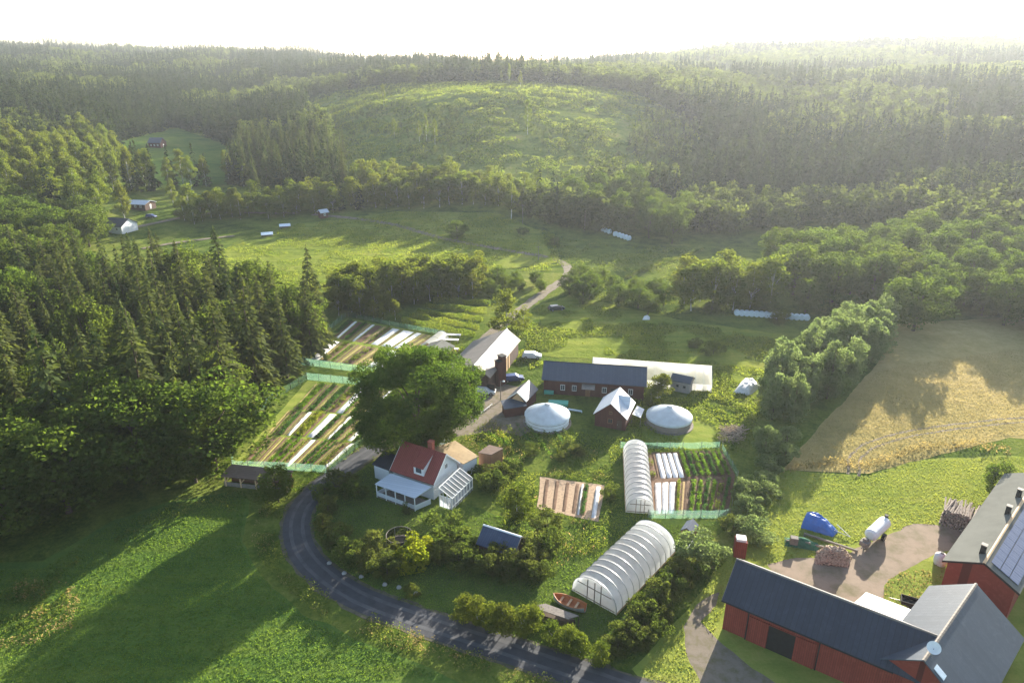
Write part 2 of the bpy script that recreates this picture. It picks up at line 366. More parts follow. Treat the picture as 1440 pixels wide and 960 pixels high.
# ---------------------------------------------------------------- the setting
def poly_world(pts, jit=0.0, step=3.0, flat=False):
    """closed outline through photograph points -> world xy, edges resampled and roughened"""
    W = [(P if flat else G)(*p) for p in pts]; out = []
    for a, b in zip(W, W[1:]+W[:1]):
        n = max(1, int((b-a).length/step))
        for k in range(n):
            q = a.lerp(b, k/n); out.append((q.x, q.y))
    res = []
    for i, (x, y) in enumerate(out):
        j = mnoise.noise_vector(Vector((x*.23, y*.23, 3)))+mnoise.noise_vector(Vector((x*.7, y*.7, 8)))*.5
        res.append((x+j.x*jit, y+j.y*jit))
    return res
def inpoly(x, y, poly):
    x = np.asarray(x); y = np.asarray(y); c = np.zeros(x.shape, bool); n = len(poly)
    for i in range(n):
        x1, y1 = poly[i]; x2, y2 = poly[i-1]
        if y1 == y2: continue
        c ^= ((y1 > y) != (y2 > y)) & (x < (x2-x1)*(y-y1)/(y2-y1)+x1)
    return c
def sheet(name, poly, mat, lift, grid=None, kind='structure'):
    V = [Vector(p) for p in poly]; n = len(V); E = [(i, (i+1) % n) for i in range(n)]
    if grid:
        xs = [p[0] for p in poly]; ys = [p[1] for p in poly]
        gx, gy = np.meshgrid(np.arange(min(xs), max(xs), grid), np.arange(min(ys), max(ys), grid))
        gx = gx.ravel(); gy = gy.ravel(); k = inpoly(gx, gy, poly)
        V += [Vector((a, b)) for a, b in zip(gx[k], gy[k])]
    r = delaunay_2d_cdt(V, E, [], 1, 1e-4)
    z = T([v.x for v in r[0]], [v.y for v in r[0]])+lift
    me = new_mesh(name, [(v.x, v.y, zz) for v, zz in zip(r[0], z)], [tuple(f) for f in r[2]])
    if len(me.polygons) and me.polygons[0].normal.z < 0: me.flip_normals()
    o = link(name, me, mat)
    if kind: tag(o, kind=kind)
    return o
def ribbon(name, pts, width, mat, lift, kind='structure', parent=None, off=0.0, step=1.2, jit=0.0):
    """strip following a smooth line through photograph points"""
    W = [G(*p) for p in pts]; L = []
    ext = [W[0]*2-W[1]]+W+[W[-1]*2-W[-2]]
    for i in range(1, len(ext)-2):
        a, b, c, d = ext[i-1:i+3]; n = max(2, int((c-b).length/step))
        for k in range(n):
            t = k/n; L.append(.5*((2*b)+(c-a)*t+(2*a-5*b+4*c-d)*t*t+(3*b-a-3*c+d)*t*t*t))
    L.append(W[-1]); vs = []; fs = []
    for i, q in enumerate(L):
        d = (L[min(i+1, len(L)-1)]-L[max(i-1, 0)]); d.z = 0; d.normalize(); nn = Vector((-d.y, d.x, 0))
        for s in (-1, 1):
            j = jit*mnoise.noise(Vector((q.x*.5, q.y*.5, s*7)))
            v = q+nn*(off+s*(width/2+j)); vs.append((v.x, v.y, Tz(v.x, v.y)+lift))
    for i in range(len(L)-1): fs.append((2*i, 2*i+2, 2*i+3, 2*i+1))
    me = new_mesh(name, vs, fs)
    if me.polygons[0].normal.z < 0: me.flip_normals()
    o = link(name, me, mat, parent)
    if kind: tag(o, kind=kind)
    return o, L
def axis_lines(lo, hi, fine_lo, fine_hi, fine, grow):
    a = list(np.arange(fine_lo, fine_hi+.1, fine)); s = fine
    x = a[-1]
    while x < hi: s *= grow; x += s; a.append(x)
    x = a[0]; s = fine; b = []
    while x > lo: s *= grow; x -= s; b.append(x)
    return np.array(b[::-1]+a)
gx = axis_lines(-3600, 3600, -320, 320, 5, 1.05); gy = axis_lines(-700, 4200, 150, 620, 5, 1.06)
X, Y = np.meshgrid(gx, gy); Z = T(X, Y)
nx, ny = len(gx), len(gy); idx = np.arange(nx*ny).reshape(ny, nx)
F_ = np.stack([idx[:-1, :-1], idx[:-1, 1:], idx[1:, 1:], idx[1:, :-1]], -1).reshape(-1, 4)
tag(link('ground', new_mesh('ground', np.stack([X, Y, Z], -1).reshape(-1, 3), F_, True), M['ground']), kind='structure')

sheet('meadow', poly_world([(-250,800),(60,790),(160,730),(240,705),(330,690),(352,702),(342,760),(360,800),(425,862),(520,905),(620,945),(700,985),(560,1250),(-300,1300)], .5, 1.5), M['meadow'], .010)
sheet('house_lawn', poly_world([(445,700),(520,655),(600,690),(700,725),(800,740),(830,700),(870,740),(850,800),(800,835),(770,860),(860,930),(845,945),(700,885),(560,845),(480,800),(440,750)], .5, 1.5), M['lawn'], .010)
sheet('tunnel_lawn', poly_world([(790,835),(865,720),(1030,735),(960,790),(900,850),(870,900),(830,905),(740,850)], .4, 1.5), M['lawn'], .016)
sheet('yurt_lawn', poly_world([(900,640),(905,600),(985,570),(1010,590),(1030,625),(1020,640)], .4, 1.5), M['ylawn'], .010)
sheet('yard_lawn', poly_world([(1045,735),(1100,660),(1220,668),(1290,645),(1420,640),(1600,660),(1700,900),(1420,1100),(1000,1100),(890,940),(960,860),(1020,790)], .4, 1.5), M['ylawn'], .010)
sheet('hay_field', poly_world([(1100,660),(1170,580),(1235,510),(1260,455),(1440,445),(1600,455),(1750,560),(1600,625),(1420,615),(1320,640),(1280,650),(1220,665)], .35, 1.2), M['hay'], .020)
sheet('gravel_yard', poly_world([(1080,795),(1120,785),(1190,782),(1235,755),(1285,735),(1335,738),(1370,752),(1335,775),(1285,790),(1250,815),(1235,850),(1190,850),(1110,830)], .7, 1.2), M['gravel'], .016)
sheet('gravel_loop', poly_world([(1010,830),(975,850),(960,880),(963,915),(985,970),(1000,1030),(1120,1100),(1160,1000),(1060,940),(1010,900),(985,875),(1005,850)], .4, 1.0), M['dirt'], .016)
sheet('farm_yard', poly_world([(655,545),(690,535),(735,545),(760,600),(735,612),(700,606),(640,615),(630,600)], .5, 1.2), M['dirt'], .008)
sheet('upper_meadow', poly_world([(200,390),(330,345),(420,315),(560,298),(700,300),(760,325),(780,370),(700,380),(560,385),(470,402),(330,410)], .8, 3), M['upmeadow'], .12, 5)
sheet('terrace_field', poly_world([(560,460),(590,420),(680,407),(770,405),(720,450),(690,480),(620,475)], .5, 2), M['ground'], .05)
sheet('rough_pasture', poly_world([(760,430),(800,415),(960,450),(1100,470),(1120,500),(1040,560),(1000,530),(830,505),(760,500)], .8, 2), M['upmeadow'], .05, 6)
sheet('clearing', poly_world([(430,140),(600,118),(880,128),(1000,190),(940,260),(700,285),(500,290),(480,230)], 3, 8), M['hill'], .2, 8)
sheet('hill_glade', poly_world([(170,200),(250,180),(340,210),(320,260),(220,265),(165,240)], 1.5, 5), M['meadow'], .2, 6)
RD = [(1000,1010),(860,962),(700,908),(600,876),(500,838),(440,795),(418,755),(422,718),(450,685),(490,655),(530,628)]
road, RL = ribbon('road', RD, 3.7, M['asphalt'], .040)
ribbon('road_verge', RD, 4.6, M['verge'], .028, jit=.6)
for off in (-.85, .75):
    o, _ = ribbon('wheel_track', RD, .5, M['asphalt_worn'], .046, off=off, jit=.1)
UP = [(530,628),(570,618),(610,606),(645,590),(680,566),(700,552)]
ribbon('farm_track', UP, 3.4, M['dirt'], .030, jit=.7)
ribbon('upper_track', [(610,606),(600,560),(630,530),(655,505),(690,470),(740,430),(775,405),(798,388),(795,372),(770,362)], 3.2, M['dirt'], .07, jit=.6)
ribbon('hill_track', [(770,362),(700,350),(620,335),(560,318),(500,308),(440,302)], 3.0, M['dirt'], .2, jit=.6)
ribbon('field_track', [(330,332),(260,340),(200,350)], 2.0, M['dirt'], .2, jit=.4)
for o_ in (-.8, .8):
    ribbon('hay_wheel_rut', [(1200,668),(1205,640),(1235,622),(1300,606),(1440,590),(1600,585)], .5, M['dirt'], .028, off=o_, jit=.3)
    0 and ribbon('meadow_wheel_rut', [(95,800),(115,850),(90,890),(20,930),(-80,970)], .45, M['verge'], .02, off=o_, jit=.3)
for pts, wd, mt in [([(120,335),(200,318),(300,300),(420,300)], 2.5, 'dirt')]:
    ribbon('village_track', pts, wd, M[mt], .2, jit=.4)

# ---------------------------------------------------------------- foliage shapes
def leaf_quads(pts, size, flat=0.0, asp=.7, down=0.0):
    """one small face per point, turned at random"""
    n = len(pts); u = rng.normal(size=(n, 3)); u[:, 2] = u[:, 2]*(1-flat)-down
    u /= np.linalg.norm(u, axis=1)[:, None]; v = rng.normal(size=(n, 3)); v[:, 2] *= (1-flat)
    v -= (v*u).sum(1)[:, None]*u; v /= np.linalg.norm(v, axis=1)[:, None]
    s = (size*rng.uniform(.6, 1.3, n))[:, None]; u = u*s*.5; v = v*s*.5*asp
    bend = np.cross(u, v); bend *= (.25*s*.5/(np.linalg.norm(bend, axis=1)[:, None]+1e-6))
    V = np.stack([pts-u, pts+v*1.0+bend, pts+u, pts-v*1.0+bend], 1)
    return V.reshape(-1, 3)
def quads_mesh(name, V, mat):
    me = new_mesh(name, V, np.arange(len(V)).reshape(-1, 4)); me.materials.append(mat); return me
def crown_points(h, w, base, nblob, nleaf, br, shape='round', hollow=.35, lumps=.35):
    cz = (h+base)/2; hz = (h-base)/2; B = []; tries = 0
    ph = rng.uniform(0, 6.28, 6)
    while len(B) < nblob and tries < nblob*60:
        tries += 1
        p = rng.normal(size=3); p /= np.linalg.norm(p); p *= rng.uniform(hollow, 1)**.5
        a = math.atan2(p[1], p[0]); t = (p[2]+1)/2
        lump = 1+lumps*(.5*math.sin(2*a+ph[0]+2*t)+.35*math.sin(3*a+ph[1]-4*t)+.3*math.sin(5*t+ph[2]))
        if shape == 'birch': prof = (1-.55*max(t-.3, 0)/.7)*(.75+.25*min(t/.3, 1))
        elif shape == 'cone': prof = 1-.7*t
        else: prof = 1.0
        B.append((p[0]*w/2*prof*lump, p[1]*w/2*prof*lump, cz+p[2]*hz*(1+.08*math.sin(3*a+ph[3]))))
    B = np.array(B); r = br*rng.uniform(.6, 1.35, len(B))
    q = rng.normal(size=(len(B), nleaf, 3)); q /= np.linalg.norm(q, axis=2)[:, :, None]
    q *= rng.uniform(.45, 1.0, (len(B), nleaf, 1))**.6; q[:, :, 2] *= .75
    pts = (B[:, None, :]+q*r[:, None, None]).reshape(-1, 3)
    return pts[pts[:, 2] > .05], B
def trunk_mesh(name, h, r, mat, limbs=None, n=7, lean=.03):
    mb = MB(); top = Vector((rng.normal()*lean*h, rng.normal()*lean*h, h)); prev = Vector((0, 0, -.3)); k = 5
    mb.tube((0, 0, -.3), (0, 0, .25), r*1.5, r, n)
    pts = [Vector((0, 0, .25))]+[Vector((top.x*t+rng.normal()*.02*h*.3, top.y*t+rng.normal()*.02*h*.3, h*t)) for t in (.25, .5, .75, 1)]
    for i, (a, b) in enumerate(zip(pts[:-1], pts[1:])): mb.tube(a, b, r*(1-.22*i), r*(1-.22*(i+1)), n, cap=(i == 3))
    if limbs is not None:
        for e in limbs:
            e = Vector(e); s = Vector((0, 0, max(.25*h, min(e.z*.55, h*.9)))); m = s.lerp(e, .5)+Vector((0, 0, .04*h))
            mb.tube(s, m, r*.4, r*.24, 5); mb.tube(m, e, r*.24, r*.07, 5)
    me = new_mesh(name, [tuple(v) for v in mb.v], [tuple(f) for f in mb.f], True); me.materials.append(mat); return me
def spruce_mesh(name, h, rm, mat, dens=1.0, sz=.75):
    pts = []; dirs = []; z = .07*h; k = 0; lop = rng.uniform(0, 6.28, 3)
    while z < h*.985:
        t = z/h; Rz = rm*(1-t)**.85*(1+.13*math.sin(9*t+lop[0])) + .18
        nb = max(3, int((5+6*(1-t))*dens))
        for b in range(nb):
            a = rng.uniform(0, 6.28); L = Rz*rng.uniform(.7, 1.15)*(1+.15*math.sin(a*2+lop[1])); ns = max(1, int(L/(.42/dens)))
            for s in range(ns):
                f = (s+.6)/ns*rng.uniform(.9, 1.06)
                if f < .25 and t < .8: continue
                zz = z+.12*L*f-.42*L*f*f+rng.normal()*.08
                side = rng.normal()*.16*(1.15-f)*L*.6
                pts.append((math.cos(a)*L*f-math.sin(a)*side, math.sin(a)*L*f+math.cos(a)*side, zz))
                dirs.append((math.cos(a)+rng.normal()*.4, math.sin(a)+rng.normal()*.4, -.45+rng.normal()*.25-.4*f))
        z += (.52+.35*(1-t))/dens**.5
    for j in range(6): pts.append((0, 0, h*(.96+.01*j))); dirs.append((rng.normal()*.2, rng.normal()*.2, 1))
    p = np.array(pts); u = np.array(dirs); u /= np.linalg.norm(u, axis=1)[:, None]
    v = np.cross(u, np.array([0, 0, 1.])+rng.normal(size=u.shape)*.5); v /= np.linalg.norm(v, axis=1)[:, None]+1e-6
    s = (sz*rng.uniform(.6, 1.25, len(p))*(1-.45*p[:, 2]/h))[:, None]
    u = u*s*.75; v = v*s*.34
    V = np.stack([p-u*.6, p+v, p+u, p-v], 1).reshape(-1, 3)
    return quads_mesh(name, V, mat)
KIND = {}
def kind_broad(key, mat, n, h, w, base, nblob, nleaf, br, size, shape='round', bark='bark', tr=.02, lumps=.35, down=0.0, limbs=7, hollow=.35):
    L = []
    for i in range(n):
        hh = h*rng.uniform(.92, 1.08); ww = w*rng.uniform(.9, 1.1)
        pts, B = crown_points(hh, ww, base, nblob, nleaf, br, shape, hollow, lumps)
        cm = quads_mesh('crown', leaf_quads(pts, size, .2, .75, down), M[mat])
        sel = B[rng.choice(len(B), min(limbs, len(B)), replace=False)]
        L.append((trunk_mesh('trunk', hh*(.55 if key == 'oak' else .85), hh*tr, M[bark], sel), cm, hh, ww))
    KIND[key] = L
def kind_spruce(key, n, h, rm, dens, sz, mat='spruce'):
    L = []
    for i in range(n):
        hh = h*rng.uniform(.95, 1.05); r = rm*rng.uniform(.85, 1.15)
        L.append((trunk_mesh('trunk', hh*.97, .22, M['bark'], None, 6, .004), spruce_mesh('crown', hh, r, M[mat], dens, sz), hh, 2*r))
    KIND[key] = L
kind_spruce('spruce', 8, 22, 3.3, 1.3, 1.0)
kind_broad('broad', 'broad', 5, 13, 9.5, 1.2, 75, 125, 1.5, .40)
kind_broad('birch', 'birch', 5, 17, 6.0, 4.5, 64, 85, 1.05, .36, 'birch', 'birchbark', .010, .3, .5)
kind_broad('young', 'birch', 4, 9, 4.5, .6, 40, 95, .9, .31, 'birch', 'birchbark', .009, .35, .3)
kind_broad('oak', 'oak', 1, 18.5, 20.0, 1.2, 420, 260, 1.55, .30, 'round', 'bark', .028, .3, 0, 9, .5)
kind_broad('willow', 'willow', 3, 9, 6.5, .3, 75, 110, 1.0, .32, 'round', 'bark', .014, .3)
kind_broad('bush', 'bush', 4, 3, 3.4, .1, 26, 130, .55, .19, 'round', 'bark', .015, .4)
kind_broad('ybush', 'ybush', 2, 3, 3.0, .2, 26, 130, .5, .18, 'round', 'bark', .015, .4)
kind_broad('wbush', 'willow', 2, 3, 3.4, .1, 26, 130, .55, .18, 'round', 'bark', .015, .4)
def rawplace(key, name, label, cat, x, y, h, group=None, ws=1.0, var=None, z=None):
    L = KIND[key]; tm, cm, hh, ww = L[var % len(L)] if var is not None else L[random.randrange(len(L))]
    s = h/hh; o = thing(name, label, cat, (x, y, Tz(x, y) if z is None else z), group, random.uniform(0, 6.28)); o.scale = (s*ws, s*ws, s)
    link('trunk', tm, None, o); link('crown', cm, None, o)
    return o
def place(key, name, label, cat, px, h, group=None, ws=1.0, var=None):
    g = G(*px); return rawplace(key, name, label, cat, g.x, g.y, h, group, ws, var)
NOGO = [poly_world(p, .4, 1.5) for p in [
 [(1080,795),(1120,785),(1190,782),(1235,755),(1285,735),(1335,738),(1370,752),(1335,775),(1285,790),(1250,815),(1235,850),(1190,850),(1110,830)],
 [(1010,830),(975,850),(960,880),(963,915),(985,970),(1000,1030),(1120,1100),(1160,1000),(1060,940),(1010,900),(985,875),(1005,850)],
 [(753,717),(844,735),(852,681),(758,668)], [(912,724),(1023,724),(1034,668),(1015,633),(903,636)]]]
def scatter(poly, spacing, n=None, minsp=None):
    xs = [p[0] for p in poly]; ys = [p[1] for p in poly]; pts = []; cell = {}
    area = (max(xs)-min(xs))*(max(ys)-min(ys)); N = int(area/spacing**2*6)
    X_ = rng.uniform(min(xs), max(xs), N); Y_ = rng.uniform(min(ys), max(ys), N); k = inpoly(X_, Y_, poly)
    for x, y in zip(X_[k], Y_[k]):
        c = (int(x//spacing), int(y//spacing)); ok = True
        for a in (-1, 0, 1):
            for b in (-1, 0, 1):
                for q in cell.get((c[0]+a, c[1]+b), ()):
                    if (q[0]-x)**2+(q[1]-y)**2 < spacing**2: ok = False
        if ok: cell.setdefault(c, []).append((x, y)); pts.append((x, y))
    return pts
def grove(key, name, label, cat, poly, spacing, h, group, ws=1.0, hv=.2, limit=400, keep=None):
    W = [(g.x, g.y) for g in (G(*p) for p in poly)]; n = 0
    for x, y in scatter(W, spacing):
        if keep and not keep(x, y): continue
        if n >= limit: break
        rawplace(key, name, label, cat, x, y, h*random.uniform(1-hv, 1+hv), group, ws*random.uniform(.85, 1.15)); n += 1
    return n
def cover(name, poly, dens, h, size, mat, label, cat, hv=.6, wpoly=None, patch=.25, thr=-.05, zoff=0):
    """stuff: low growth nobody could count"""
    W = wpoly or [(g.x, g.y) for g in (G(*p) for p in poly)]
    xs = [p[0] for p in W]; ys = [p[1] for p in W]; N = int((max(xs)-min(xs))*(max(ys)-min(ys))*dens)
    x = rng.uniform(min(xs), max(xs), N); y = rng.uniform(min(ys), max(ys), N); k = inpoly(x, y, W); x = x[k]; y = y[k]
    f = vn(x*patch+51, y*patch+33)+.5*vn(x*patch*3+7, y*patch*3+90)
    k = f > thr; x = x[k]; y = y[k]; f = f[k]
    if len(x) == 0: return
    k = np.ones(len(x), bool)
    for e in NOGO: k &= ~inpoly(x, y, e)
    near = np.min([(x-q.x)**2+(y-q.y)**2 for q in RL[::2]], axis=0) if min(ys) < 120 else np.full(len(x), 99.)
    k &= near > 4.2; x = x[k]; y = y[k]; f = f[k]
    z = T(x, y)+rng.uniform(0, 1, len(x))*h*np.clip(.35+(f-thr)*1.8, .2, 1.3)+zoff
    o = link(name, quads_mesh(name, leaf_quads(np.stack([x, y, z], 1), size, .1, .6), M[mat]))
    return tag(o, label, cat, kind='stuff')
# ---------------------------------------------------------------- woods
def W_(pts): return [(g.x, g.y) for g in (G(*p) for p in pts)]
SPR = [(-330,425),(-100,412),(0,408),(100,415),(200,428),(300,443),(400,470),(455,482),(440,500),(415,516),(405,535),(370,565),(340,598),(312,630),(300,652),(200,655),(60,680),(-100,700),(-420,700)]
grove('spruce', 'spruce_tree', 'tall dark green spruce in the dense forest left of the fenced vegetable gardens', 'spruce tree', SPR, 4.6,
      18.5, 'spruces of the forest left of the gardens', 1.3, .36, 290)
grove('broad', 'broadleaf_tree', 'lighter broadleaf crown poking out between the spruces of the left forest', 'broadleaf tree', SPR, 10.5, 15, 'broadleaf trees among the spruces', .9, .25, 60)
DEC = [(-160,850),(-40,815),(50,745),(130,705),(220,685),(310,664),(318,650),(200,640),(60,660),(-100,690),(-300,740)]
grove('broad', 'broadleaf_tree', 'round dark green broadleaf tree at the forest edge above the shaded meadow', 'broadleaf tree', DEC, 7.0,
      14.5, 'broadleaf trees at the lower forest edge', 1.25, .2, 60)
place('broad', 'broadleaf_tree', 'round olive green tree standing in front of the spruces left of the open timber shed', 'broadleaf tree', (276,678), 13, ws=.85, var=1)
place('broad', 'broadleaf_tree', 'large round crowned tree catching the sun in front of the dark spruces', 'broadleaf tree', (140,648), 16, ws=1.15, var=2)
place('spruce', 'spruce_tree', 'spruce cut by the left edge of the photo above the shaded meadow', 'spruce tree', (-32,880), 17)
place('broad', 'broadleaf_tree', 'leafy tree half covering the open timber shed', 'broadleaf tree', (392,705), 6, ws=1.1, var=0)
grove('birch', 'birch_tree', 'tall pale green birch in the stand on the left above the far cottages', 'birch tree',
      [(-80,300),(60,300),(150,318),(150,290),(185,262),(170,228),(120,200),(60,215),(-80,215)], 7.0, 17, 'birches on the left slope', 1.15, .2, 130)
grove('broad', 'broadleaf_tree', 'rounded sunlit tree in the wood just behind the left spruce forest', 'broadleaf tree',
      [(-160,400),(-100,330),(0,300),(140,322),(140,345),(70,372),(0,395)], 8, 13, 'trees behind the left spruce forest', 1.0, .2, 60)
for i, (px, h) in enumerate([((186,268),20),((205,262),18),((213,268),19),((240,268),16),((258,262),19),((270,268),17),((290,262),15),((322,258),17),((343,262),15),((245,292),13),((178,318),17),((325,255),13)]):
    place('birch', 'birch_tree', 'birch standing clear with a white stem around the shaded glade on the left', 'birch tree', px, h, 'birches around the glade')
grove('young', 'young_tree', 'young bushy tree in the row behind the upper meadow on the left', 'tree',
      [(256,318),(320,310),(400,306),(470,300),(465,288),(400,292),(320,298),(256,305)], 4.5, 11, 'row behind the upper meadow', 1.25, .25, 80)
grove('spruce', 'spruce_tree', 'dark spruce in the wood on the slope behind the upper meadow', 'spruce tree',
      [(350,268),(420,262),(490,262),(486,225),(440,205),(345,215),(335,240)], 6.0, 20, 'spruces behind the upper meadow', 1.0, .15, 150)
grove('young', 'birch_tree', 'green birch in the mixed wood between the upper meadow and the clearing', 'birch tree',
      [(480,296),(560,294),(690,292),(780,300),(780,285),(700,268),(600,262),(500,262)], 5.0, 12, 'trees between meadow and clearing', 1.25, .25, 150)
place('birch', 'birch_tree', 'tall full birch at the upper edge of the bright paddock, standing above its neighbours', 'birch tree', (719,308), 16, ws=1.2)
place('broad', 'broadleaf_tree', 'lone round bush of a tree in the middle of the upper meadow', 'broadleaf tree', (643,336), 7, ws=1.3)
grove('broad', 'broadleaf_tree', 'shaded tree of the dense wood behind the blue wrapped bales', 'broadleaf tree',
      [(770,312),(860,322),(950,345),(965,320),(900,285),(780,285)], 7.0, 14, 'wood behind the bales', .9, .2, 70)
place('broad', 'broadleaf_tree', 'pale sunlit twin crowned tree standing out before the hazy wood on the right', 'broadleaf tree', (995,325), 12)
MIDROW = [(470,448),(520,442),(600,425),(675,419),(675,400),(600,402),(520,412),(470,420)]
grove('broad', 'small_tree', 'low rounded tree in the short belt left of the upper track', 'tree', [(675,419),(765,413),(765,398),(675,400)], 3.6, 5, 'low belt by the upper track', 1.1, .2, 40)
grove('young', 'birch_tree', 'slender birch in the belt of trees between the terraced beds and the upper meadow', 'birch tree', MIDROW, 3.4, 10, 'belt above the terraced beds', 1.35, .2, 110)
for px, h in [((512,445),5),((526,448),5),((538,450),4.5),((556,450),6),((548,440),6)]:
    place('young', 'young_tree', 'small pointed young tree at the top corner of the upper fenced garden', 'tree', px, h, 'young trees by the upper garden')
place('young', 'young_tree', 'tall feathery tree behind the pale roofed long barn', 'tree', (712,470), 11, ws=1.3, var=1)
place('young', 'young_tree', 'smaller feathery tree right beside the tall one behind the long barn', 'tree', (736,462), 6, ws=1.3, var=2)
grove('broad', 'broadleaf_tree', 'rounded tree in the clump right of the upper track', 'broadleaf tree',
      [(785,418),(830,432),(900,446),(945,448),(940,425),(880,412),(800,400)], 5.0, 7.5, 'clump right of the track', 1.15, .2, 40)
grove('young', 'birch_tree', 'tall pale tree in the close group above the row of white bales', 'birch tree',
      [(945,438),(1020,440),(1084,438),(1080,422),(1010,420),(945,422)], 3.8, 13, 'close group above the bales', 1.3, .12, 44)
place('broad', 'broadleaf_tree', 'light green tree with a bare stem right of the close pale group', 'broadleaf tree', (1132,439), 9.5, ws=1.0)
for px, h in [((1090,448),4),((1165,440),5),((1190,442),5),((1210,445),5)]:
    place('bush', 'shrub', 'rounded shrub in the hedge at the foot of the hazy wood', 'shrub', px, h, 'shrubs below the hazy wood', 1.4)
place('spruce', 'spruce_tree', 'single small spruce before the hazy wood on the right', 'spruce tree', (1222,448), 9, ws=1.3)
place('broad', 'broadleaf_tree', 'big domed tree at the shaded upper corner of the hay field', 'broadleaf tree', (1284,465), 15, ws=1.25, var=3)
grove('broad', 'broadleaf_tree', 'hazy crowned tree of the wood above the hay field', 'broadleaf tree',
      [(1090,412),(1160,425),(1260,430),(1330,450),(1440,462),(1620,470),(1640,400),(1440,350),(1300,350),(1090,370)], 7.5, 13, 'wood above the hay field', 1.15, .15, 140)
grove('willow', 'willow_tree', 'silvery willow in the broad hedge along the left edge of the hay field', 'willow tree',
      [(1190,475),(1242,478),(1238,500),(1190,545),(1150,580),(1110,605),(1075,600),(1075,570),(1120,520)], 3.4, 10, 'willows of the hedge by the hay field', .78, .15, 60)
place('willow', 'willow_tree', 'light green willow at the lower end of the hedge by the small tunnel garden', 'willow tree', (1075,642), 6, ws=1.0)
grove('wbush', 'shrub', 'tangled dark shrub at the shaded lower end of the tall hedge', 'shrub',
      [(1055,665),(1078,650),(1110,615),(1120,640),(1075,705),(1045,738),(1035,722)], 3.0, 3.0, 'shrubs below the tall hedge', 1.2, .2, 40)
place('broad', 'broadleaf_tree', 'dark leafy tree in shade beside the log pile behind the solar roof', 'broadleaf tree', (1400,700), 6.5, ws=.9)
oak = place('oak', 'oak_tree', 'huge round oak shading the track behind the red roofed farmhouse', 'oak tree', (588,633), 18.5)
grove('broad', 'broadleaf_tree', 'tall tree of the wood continuing past the right edge above the hay field', 'broadleaf tree',
      [(1455,470),(1640,478),(1950,520),(1950,440),(1640,410),(1455,430)], 8, 12, 'wood past the right edge', 1.1, .15, 60)
# garden trees and shrubs
SH = [((457,700),2.6),((462,722),2.4),((455,745),2.2),((470,765),3),((488,778),3.2),((503,795),2.8),((520,800),2.6),((478,690),3),((500,700),2.4),((545,812),2.8),((562,800),2.6),((532,782),3)]
for px, h in SH: place('bush', 'shrub', 'dark green shrub on the inner side of the road bend', 'shrub', px, h*1.15, 'shrubs inside the road bend', 1.1)
place('ybush', 'shrub', 'bright yellow green shrub beside the round netted ring on the house lawn', 'shrub', (586,795), 4.4, ws=1.15)
place('bush', 'shrub', 'round green bush between the round netted ring and the blue roofed shed', 'shrub', (632,764), 4.2, ws=1.2)
place('bush', 'shrub', 'medium bush directly right of the round green bush near the blue roofed shed', 'shrub', (655,770), 2.8, ws=1.1)
place('bush', 'shrub', 'tiny sunlit bush at the road edge below the yellow green shrub', 'shrub', (579,838), 1.8, ws=.8)
place('young', 'apple_tree', 'spreading open crowned fruit tree behind the blue roofed shed', 'fruit tree', (728,728), 5.5, ws=2.0, var=3)
for px, h in [((655,872),3.6),((672,878),4),((690,885),3.8),((708,890),4.2),((735,895),4.2),((750,885),3.6),((775,905),3.2),((800,915),3.4),((815,922),3.2),((845,932),3.0)]:
    place('young', 'young_tree', 'light green pollarded young tree in the row along the road below the lawn', 'tree', px, h, 'pollarded row along the road', 1.5)
for px, h in [((600,785),2.2),((620,790),2),((645,795),2.2),((670,800),2.4),((695,805),2.4),((715,808),2.2),((738,806),2.6),((752,790),3),((765,775),3),((700,790),2.2),((660,783),2.2),((770,750),2.8),((755,812),2.4)]:
    place('bush', 'shrub', 'rough shrub in the overgrown bed around the blue roofed shed', 'shrub', px, h*1.25, 'shrubs around the blue roofed shed', 1.2)
for px, h in [((868,918),2.4),((880,905),2.8),((892,890),2.8),((905,872),3),((915,860),2.8),((928,845),3),((940,832),2.8),((952,818),2.8),((962,805),2.8),((900,910),2.4),((918,890),2.4),((935,868),2.4),((975,810),2.4)]:
    place('bush', 'shrub', 'shrub in the wild hedge right of the big polytunnel', 'shrub', px, h, 'wild hedge right of the big polytunnel', 1.15)
place('wbush', 'shrub', 'big silvery willow bush beyond the upper end of the big polytunnel', 'shrub', (985,792), 4.6, ws=1.3)
place('wbush', 'shrub', 'wide low evergreen looking bush behind the small red tower', 'shrub', (1062,760), 3.2, ws=1.6)
place('bush', 'shrub', 'low bush left of the wide bush behind the small red tower', 'shrub', (1030,748), 2.6, ws=1.2)
for px, h in [((700,672),3),((690,685),3.2),((715,665),2.4),((748,640),2.2),((676,672),2)]:
    place('bush', 'shrub', 'wild shrub beside the brown box shed near the conservatory', 'shrub', px, h, 'shrubs beside the brown box shed', 1.25)
place('young', 'young_tree', 'slim leafy tree in front of the long white tunnel behind the dark barn', 'tree', (928,560), 5.5, ws=1.7, var=0)
place('young', 'young_tree', 'low leafy tree touching the dark barn end beside the slim tree', 'tree', (915,568), 3.4, ws=1.6, var=1)
place('bush', 'shrub', 'reddish garden shrub in front of the porch', 'shrub', (572,722), 1.9, ws=.7)
place('bush', 'shrub', 'sunlit bush between the bed of wood chips and the small polytunnel', 'shrub', (858,700), 2.4, ws=1.0)
for px in [(800,632),(812,640),(788,645)]: place('bush', 'shrub', 'low weedy bush in the kitchen garden below the left yurt', 'shrub', px, 1.6, 'weedy bushes below the left yurt', 1.4)
for px, h in [((1000,440),3),((780,345),3),((735,330),3),((1092,455),3),((975,488),2.5),((1003,498),3)]:
    place('bush', 'shrub', 'single rounded bush dotted over the rough pasture', 'shrub', px, h, 'bushes dotted over the pastures', 1.3)
